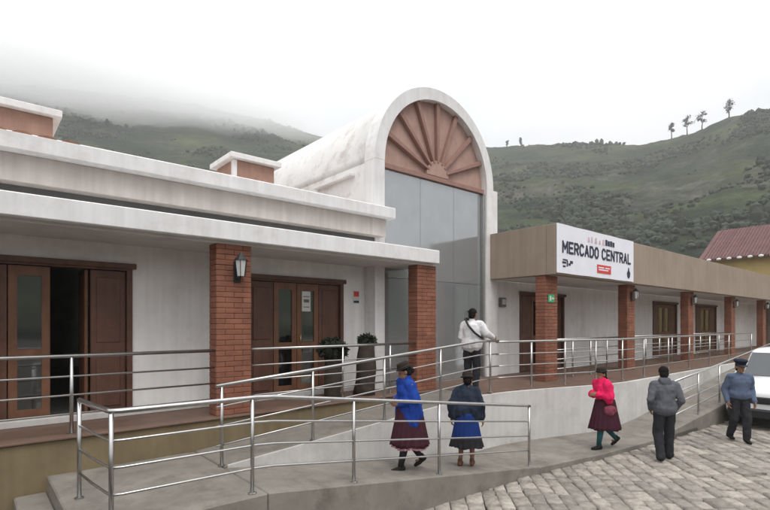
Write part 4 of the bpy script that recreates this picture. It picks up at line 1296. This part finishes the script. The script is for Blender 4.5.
# 5: man in grey hoodie, from behind
f = Fig('person in grey hooded jacket and black trousers walking away on the cobbles', (9.68, 3.50, 0.005), R(-50), 1.70, lean=0.03, head_dir=(0.1, 1, -0.25), build=1.10,
        knees=[(-0.10, 0.03, 0.46), (0.09, 0.06, 0.46)], ankles=[(-0.11, -0.12, 0.085), (0.10, 0.10, 0.075)],
        elbows=[(-0.245, -0.06, 1.05), (0.245, -0.06, 1.05)], wrists=[(-0.20, 0.09, 0.87), (0.20, 0.09, 0.87)])
f.hair(); f.trousers(M['charcoal'], 0.024); f.shoes(M['shoe']); f.top('hooded_jacket', M['grey_hoodie'], 0.022, 0.80, hood=True)
# 6: policeman
f = Fig('person in blue shirt, dark cap and black trousers walking on the cobbles', (12.35, 3.02, 0.005), R(128), 1.70, lean=0.02, head_dir=(-0.1, 1, -0.12), build=1.04,
        knees=[(-0.10, 0.09, 0.47), (0.09, 0.02, 0.46)], ankles=[(-0.09, 0.10, 0.075), (0.09, -0.16, 0.10)],
        elbows=[(-0.235, -0.04, 1.04), (0.235, -0.06, 1.04)], wrists=[(-0.235, 0.07, 0.82), (0.225, 0.03, 0.81)])
f.hair(); f.trousers(M['charcoal'], 0.02); f.shoes(M['shoe']); f.top('shirt', M['police_blue'], 0.026, 0.86, wr=0.010)
k = f.k
MB().lathe([(0.158, 0), (0.158, 0.05), (0.150, 0.052)], (0, 0, 0.925 * k), 20).build('belt', M['black'], f.t)
for q in f.t.children:
    if q.name.startswith('belt'): q.scale = (k * 1.08, 0.80 * k, k); q.location.z = 0.0
rot = f.head_rot()
mb = MB().lathe([(0.088, 0), (0.090, 0.035), (0.118, 0.075), (0.122, 0.09), (0.10, 0.105), (0.01, 0.11)], (0, 0, 0), 26)
mb.v = [tuple(f.hc + rot @ (Vector((x, y * 1.08 - 0.01, z + 0.045)) * k)) for x, y, z in mb.v]
mb.build('cap', M['cap_navy'], f.t, smooth=True)
mb = MB()
for sgn, zo in ((0, 0.0), (1, 0.007)):
    for i in range(13):
        a = R(20 + 140 * i / 12)
        mb.v.append((0.090 * math.cos(a), 0.094 * math.sin(a), 0.052 + zo))
        mb.v.append((0.100 * math.cos(a), 0.155 * math.sin(a), 0.032 + zo))
for i in range(12):
    a = 2 * i
    mb.f.append((a, a + 2, a + 3, a + 1)); mb.f.append((26 + a, 26 + a + 1, 26 + a + 3, 26 + a + 2)); mb.f.append((a + 1, a + 3, 29 + a, 27 + a))
mb.v = [tuple(f.hc + rot @ (Vector(v) * k)) for v in mb.v]
mb.build('cap_peak', M['black'], f.t, smooth=True)

# ------------------------------------------------------------------ parked white car
def car():
    t = thing('parked_car', 'white car parked beside the far ramp, cut by right edge', 'car', (16.2, 2.88, 0))
    X0, Y0, W2 = 14.0, 2.88, 0.90           # front end faces the camera (towards -X)
    def loft(secs, name, m, bevel=0.0, parent=t, smooth=True):
        mb = MB(); n = len(secs[0][1])
        for x, ring in secs:
            mb.v += [(X0 + x, Y0 + y, z) for y, z in ring]
        for i in range(len(secs) - 1):
            for k in range(n):
                k2 = (k + 1) % n
                mb.f.append((i * n + k, i * n + k2, (i + 1) * n + k2, (i + 1) * n + k))
        mb.f.append(tuple(reversed(range(n)))); mb.f.append(tuple((len(secs) - 1) * n + k for k in range(n)))
        o = mb.build(name, m, parent)
        me = o.data
        bm = bmesh.new(); bm.from_mesh(me)
        bmesh.ops.recalc_face_normals(bm, faces=bm.faces); bm.to_mesh(me); bm.free()
        if smooth:
            me.polygons.foreach_set('use_smooth', [True] * len(me.polygons))
            md = o.modifiers.new('s', 'SUBSURF'); md.levels = 2; md.render_levels = 2
        return o
    def ring(w, zb, zs, zt, wt=None):
        wt = wt or w * 0.86
        h = [(w * 0.94, zb), (w, zb + 0.10), (w, zs - 0.08), (w * 0.985, zs), (wt, zt), (wt * 0.5, zt + 0.015)]
        return [(-y, z) for y, z in h] + [(y, z) for y, z in reversed(h)]
    secs = []
    for x, w, zb, zs, zt in ((0.0, .76, .34, .70, .80), (.04, .82, .30, .78, .90), (.22, .88, .27, .90, 1.00), (.7, .90, .26, .98, 1.06), (1.15, .905, .26, 1.02, 1.10), (1.3, .905, .26, 1.03, 1.12), (2.4, .905, .26, 1.05, 1.12), (3.6, .90, .26, 1.06, 1.13), (4.2, .88, .30, 1.05, 1.10), (4.35, .80, .36, .95, 1.02)):
        secs.append((x, ring(w, zb, zs, zt)))
    loft(secs, 'body', M['car_paint'])
    def cab(x, w, z0, z1, wt):
        h = [(w, z0), (w * 0.97 + wt * 0.03, z0 + 0.05), (wt, z1 - 0.06), (wt * 0.9, z1), (wt * 0.45, z1 + 0.02)]
        return (x, [(-y, z) for y, z in h] + [(y, z) for y, z in reversed(h)])
    loft([cab(1.12, .84, 1.05, 1.09, .78), cab(1.45, .85, 1.05, 1.47, .76), cab(1.74, .86, 1.05, 1.77, .74), cab(1.95, .87, 1.05, 1.84, .75), cab(3.2, .87, 1.05, 1.85, .75), cab(4.0, .85, 1.05, 1.78, .73), cab(4.25, .80, 1.05, 1.15, .72)], 'cabin', M['car_paint'])
    # windshield and side windows, slightly proud
    mb = MB()
    for (x, w, z) in ((1.20, .74, 1.15), (1.68, .66, 1.70)):
        mb.v += [(X0 + x - 0.035, Y0 - w, z + 0.035), (X0 + x - 0.035, Y0 + w, z + 0.035)]
    mb.v += [(x + 0.01, y, z - 0.012) for x, y, z in mb.v]
    mb.f += [(1, 0, 2, 3), (4, 5, 7, 6), (0, 1, 5, 4), (2, 6, 7, 3), (0, 4, 6, 2), (1, 3, 7, 5)]
    mb.build('windshield', M['car_glass'], t)
    for sy in (-1, 1):
        for a0, a1, b0, b1 in ((1.50, 2.45, 1.95, 2.45), (2.52, 3.35, 2.52, 3.35), (3.42, 4.0, 3.42, 3.8)):
            mb = MB()
            yb, yt = Y0 + sy * 0.862, Y0 + sy * 0.775
            mb.v += [(X0 + a0, yb, 1.14), (X0 + a1, yb, 1.14), (X0 + b1, yt, 1.70), (X0 + b0, yt, 1.70)]
            mb.v += [(x, y - sy * 0.03, z) for x, y, z in mb.v]
            mb.f += [(0, 1, 2, 3), (7, 6, 5, 4), (0, 4, 5, 1), (1, 5, 6, 2), (2, 6, 7, 3), (3, 7, 4, 0)]
            mb.build('side_window', M['car_glass'], t)
        bx('door_handle', M['black'], t, X0 + 2.25, X0 + 2.40, Y0 + sy * 0.905 - 0.012, Y0 + sy * 0.905 + 0.012, 0.94, 0.97)
        mb = MB().ellipsoid((X0 + 1.52, Y0 + sy * 0.95, 1.17), (0.055, 0.085, 0.07), 12, 8)
        mb.build('mirror', M['car_paint'], t, smooth=True)
        mb = MB().ellipsoid((X0 + 0.10, Y0 + sy * 0.66, 0.82), (0.13, 0.17, 0.085), 14, 9, Matrix.Rotation(R(-sy * 22), 3, 'Z'))
        mb.build('headlight', M['lamp_glass'], t, smooth=True)
        MB().ellipsoid((X0 + 0.045, Y0 + sy * 0.62, 0.44), (0.05, 0.08, 0.05), 10, 7).build('fog_light', M['lamp_glass'], t, smooth=True)
    bx('grille', M['black'], t, X0 - 0.035, X0 + 0.08, Y0 - 0.46, Y0 + 0.46, 0.62, 0.78, 0.02)
    bx('bumper', M['black'], t, X0 - 0.06, X0 + 0.10, Y0 - 0.78, Y0 + 0.78, 0.27, 0.50, 0.04)
    for sx in (0.86, 3.5):
        for sy in (-1, 1):
            y = Y0 + sy * 0.80
            prof = [(0.21, -0.10), (0.30, -0.105), (0.335, -0.08), (0.34, 0.0), (0.335, 0.08), (0.30, 0.105), (0.21, 0.10)]
            def wheel(p_, n=26):
                mb = MB().lathe(p_, (0, 0, 0), n)
                mb.v = [(X0 + sx + a, y + c * sy, 0.34 + b) for a, b, c in mb.v]
                return mb
            w = wheel(prof).build('wheel', M['rubber'], t, smooth=True)
            wheel([(0.205, 0.085), (0.19, 0.112), (0.06, 0.108), (0.03, 0.12), (0.004, 0.12)]).build('rim', M['lamp_glass'], w, smooth=True)
            wheel([(0.41, -0.11), (0.41, 0.098), (0.35, 0.102)]).build('wheel_arch', M['black'], t)
car()

# ------------------------------------------------------------------ hills
PXS = [-600, -300, -120, 0, 100, 200, 260, 320, 400, 490, 560, 640, 690, 735, 775, 860, 1000, 1400]
SKY = [90, 85, 84, 84, 92, 106, 119, 136, 143, 147, 143.5, 145, 134, 115, 111, 104, 100, 110]
def fbm(x, y, s, oct=5, seed=0.0):
    v, a, tot = 0.0, 1.0, 0.0
    for i in range(oct):
        v += a * mnoise.noise(Vector((x * s + seed, y * s - seed, seed * 0.37))); tot += a
        a *= 0.5; s *= 2.05
    return v / tot
def ridge(az):
    c = math.cos(az)
    px = 385 + 490 * math.tan(max(-1.15, min(1.15, az)))
    y = np.interp(px, PXS, SKY)
    tanE = (323 - y) / 490 * math.cos(max(-1.15, min(1.15, az)))
    k_ = smoothstep(1.0, 1.9, abs(az))
    tanE = tanE * (1 - k_) + 0.13 * k_
    Rr = np.interp(px, [-300, 100, 300, 500, 640, 760, 1000], [520, 500, 470, 430, 380, 330, 330])
    return tanE, Rr
R0 = 75.0
def hill_z(az, r, x, y):
    tanE, Rr = ridge(az)
    H = tanE * Rr + EYE
    if r <= Rr:
        q = max(0, (r - R0) / (Rr - R0))
        z = H * (0.80 * q + 0.20 * q * q)
    else:
        z = H - (r - Rr) * 0.22
    q = max(0, min(1, (r - R0) / (Rr - R0)))
    amp = math.sin(math.pi * min(1, q)) if r < Rr else 0.0
    z += amp * (16 * fbm(x, y, 0.008, 4, 3.1) + 7 * fbm(x, y, 0.03, 4, 8.0))
    z += min(1, q * 3) * 1.6 * fbm(x, y, 0.09, 4, 5.5) + min(1, q * 3) * 0.8 * fbm(x, y, 0.35, 2, 2.5)
    return z - 0.5 * (1 - min(1, q * 8))
def world_xy(az, r):
    # azimuth to the right of the viewing direction
    a = az
    fx, fy = 0.648, 0.7615
    rx, ry = 0.7615, -0.648
    return r * (fx * math.cos(a) + rx * math.sin(a)), r * (fy * math.cos(a) + ry * math.sin(a))
def build_hill():
    NA, NR = 420, 130
    A = np.concatenate([np.linspace(R(-180), R(-65), 50), np.linspace(R(-64), R(66), NA), np.linspace(R(67), R(180), 50)])
    NA = len(A)
    V_ = []
    for i, a in enumerate(A):
        tanE, Rr = ridge(a)
        for j in range(NR):
            q = j / (NR - 1)
            r = R0 + (Rr - R0) * (q / 0.86) if q < 0.86 else Rr + (q - 0.86) / 0.14 * 160
            x, y = world_xy(a, r)
            V_.append((x, y, hill_z(a, r, x, y)))
    F_ = []
    for i in range(NA - 1):
        for j in range(NR - 1):
            b = i * NR + j
            F_.append((b, b + NR, b + NR + 1, b + 1))
    me = bpy.data.meshes.new('hill'); me.from_pydata(V_, [], F_)
    me.polygons.foreach_set('use_smooth', [True] * len(me.polygons))
    o = link('hill', me, None, M['hill']); tag(o, kind='structure')
    # shrubs and small trees clothing the slope
    rng = random.Random(11)
    bm = bmesh.new(); bmesh.ops.create_icosphere(bm, subdivisions=1, radius=1.0)
    iv = [v.co.copy() for v in bm.verts]; ifc = [tuple(v.index for v in f.verts) for f in bm.faces]; bm.free()
    V_, F_ = [], []
    cnt = 0
    while cnt < 17000:
        a = R(rng.uniform(-42, 42)); tanE, Rr = ridge(a)
        q = rng.uniform(0.06, 1.02) ** 0.8
        r = R0 + (Rr - R0) * q
        x, y = world_xy(a, r)
        dn = fbm(x, y, 0.024, 5, 1.7)
        if dn < rng.uniform(-0.06, 0.22): continue
        s = rng.uniform(0.2, 1.0) ** 1.5 * (1.0 + 2.2 * max(0, dn)) + 0.18
        z = hill_z(a, r, x, y)
        tall = rng.uniform(0.7, 1.25) * (1.8 if rng.random() < 0.1 else 1)
        b = len(V_); ph = rng.uniform(0, 50)
        for c in iv:
            d = 1 + 0.55 * mnoise.noise(c * 1.9 + Vector((ph, 0, 0)))
            V_.append((x + c.x * s * d, y + c.y * s * d, z + s * 0.45 * tall + c.z * s * tall * d * 0.85))
        F_ += [tuple(b + k for k in f) for f in ifc]
        cnt += 1
    me = bpy.data.meshes.new('hillside_shrubs'); me.from_pydata(V_, [], F_)
    o = link('hillside_shrubs', me, None, M['leaf_far'])
    tag(o, 'dark green shrubs scattered over the hillside', 'shrubs', kind='stuff')
build_hill()

def ridge_tree(px, dist_off, h, label, seed, slim=1.0, bare=0.45):
    rng = random.Random(seed)
    az = math.atan((px - 385) / 490)
    tanE, Rr = ridge(az)
    r = Rr - dist_off
    x, y = world_xy(az, r)
    z = hill_z(az, r, x, y) - 0.3
    t = thing('tree', label, 'tree', (x, y, z), group='lone trees on the ridge')
    pts = [(x + rng.uniform(-.25, .25) * i * 0.5, y + rng.uniform(-.25, .25) * i * 0.5, z + h * 0.93 * i / 5) for i in range(6)]
    MB().tube(pts, 0, 7, [0.40, 0.33, 0.27, 0.2, 0.13, 0.05]).build('trunk', M['bark'], t, smooth=True)
    lf = MB()
    n_cl = 9
    for c in range(n_cl):
        q = bare + (1 - bare) * (c + 0.5) / n_cl
        bi = min(4, int(q * 5)); base = Vector(pts[bi]).lerp(Vector(pts[bi + 1]), q * 5 - bi)
        a = rng.uniform(0, 6.28); l = h * 0.17 * slim * rng.uniform(0.4, 1.15) * (1.15 - abs(q - 0.72))
        tip = base + Vector((math.cos(a) * l, math.sin(a) * l, h * 0.06))
        MB().tube([base, base.lerp(tip, 0.5) + Vector((0, 0, 0.1)), tip], 0, 5, [0.12, 0.08, 0.03]).build('limb', M['bark'], t)
        cr = h * 0.085 * rng.uniform(0.7, 1.3)
        for k in range(70):
            d = Vector((rng.gauss(0, 1), rng.gauss(0, 1), rng.gauss(0, 0.8)))
            p = tip + d * cr * 0.6
            s = rng.uniform(0.2, 0.42)
            u = Vector((rng.gauss(0, 1), rng.gauss(0, 1), rng.gauss(0, 1))).normalized()
            w = u.cross(Vector((rng.gauss(0, 1), rng.gauss(0, 1), rng.gauss(0, 1)))).normalized()
            b = len(lf.v)
            lf.v += [tuple(p - u * s), tuple(p + w * s * 0.6), tuple(p + u * s), tuple(p - w * s * 0.6)]
            lf.f.append((b, b + 1, b + 2, b + 3))
    o = lf.build('crown', M['leaf_far'], t); tag(o, kind='stuff')
ridge_tree(671.5, 2, 10.0, 'leftmost of the four lone ridge trees, slim crown', 1, 0.7)
ridge_tree(687, 1, 11.0, 'second lone ridge tree from left, widest crown', 2, 1.15, 0.5)
ridge_tree(702, 1, 10.5, 'third lone ridge tree from left with spreading top', 3, 1.1, 0.45)
ridge_tree(729, 1, 10.5, 'rightmost lone ridge tree, highest on the crest', 4, 0.75, 0.3)
ridge_tree(507, 1, 5.5, 'tiny tree on the skyline just right of the arch', 5, 0.7, 0.2)
ridge_tree(521, 1, 7, 'small tree on the skyline right of the arch, slightly taller', 6, 0.7, 0.2)

# ------------------------------------------------------------------ air: even haze and a low cloud on the left hill
def volume_obj(name, mb, density_setup):
    o = mb.build(name, None, None)
    m = bpy.data.materials.new(name); m.use_nodes = True
    N, L = m.node_tree.nodes, m.node_tree.links
    N.clear()
    out = N.new('ShaderNodeOutputMaterial'); pv = N.new('ShaderNodeVolumePrincipled')
    pv.inputs['Color'].default_value = (0.985, 0.99, 0.995, 1)
    pv.inputs['Anisotropy'].default_value = 0.0
    if name == 'low_cloud': pv.inputs['Color'].default_value = (1, 1, 1, 1)
    density_setup(N, L, pv)
    L.new(pv.outputs[0], out.inputs['Volume'])
    o.data.materials.append(m)
    tag(o, kind='stuff')
    return o
def even(N, L, pv): pv.inputs['Density'].default_value = 0.00058
volume_obj('haze', MB().box(-520, 780, -520, 780, -1.5, 300), even)
def cloud_density(N, L, pv):
    tc = N.new('ShaderNodeTexCoord')
    ln = N.new('ShaderNodeVectorMath'); ln.operation = 'LENGTH'
    L.new(tc.outputs['Object'], ln.inputs[0])
    nz = N.new('ShaderNodeTexNoise'); nz.inputs['Scale'].default_value = 2.6; nz.inputs['Detail'].default_value = 3
    L.new(tc.outputs['Object'], nz.inputs['Vector'])
    mm = N.new('ShaderNodeMath'); mm.operation = 'MULTIPLY_ADD'; mm.inputs[1].default_value = 0.55
    L.new(nz.outputs['Fac'], mm.inputs[0]); L.new(ln.outputs['Value'], mm.inputs[2])
    mr = N.new('ShaderNodeMapRange'); mr.inputs['From Min'].default_value = 1.08; mr.inputs['From Max'].default_value = 0.60
    mr.inputs['To Min'].default_value = 0.0; mr.inputs['To Max'].default_value = 0.032
    L.new(mm.outputs[0], mr.inputs['Value']); L.new(mr.outputs['Result'], pv.inputs['Density'])
c = volume_obj('low_cloud', MB().ellipsoid((0, 0, 0), (1, 1, 1), 24, 14), cloud_density)
az = math.atan((70 - 385) / 490)
x, y = world_xy(az, 405)
c.location = (x, y, 167); c.scale = (300, 95, 60); c.rotation_euler = (0, 0, R(-40) - az)
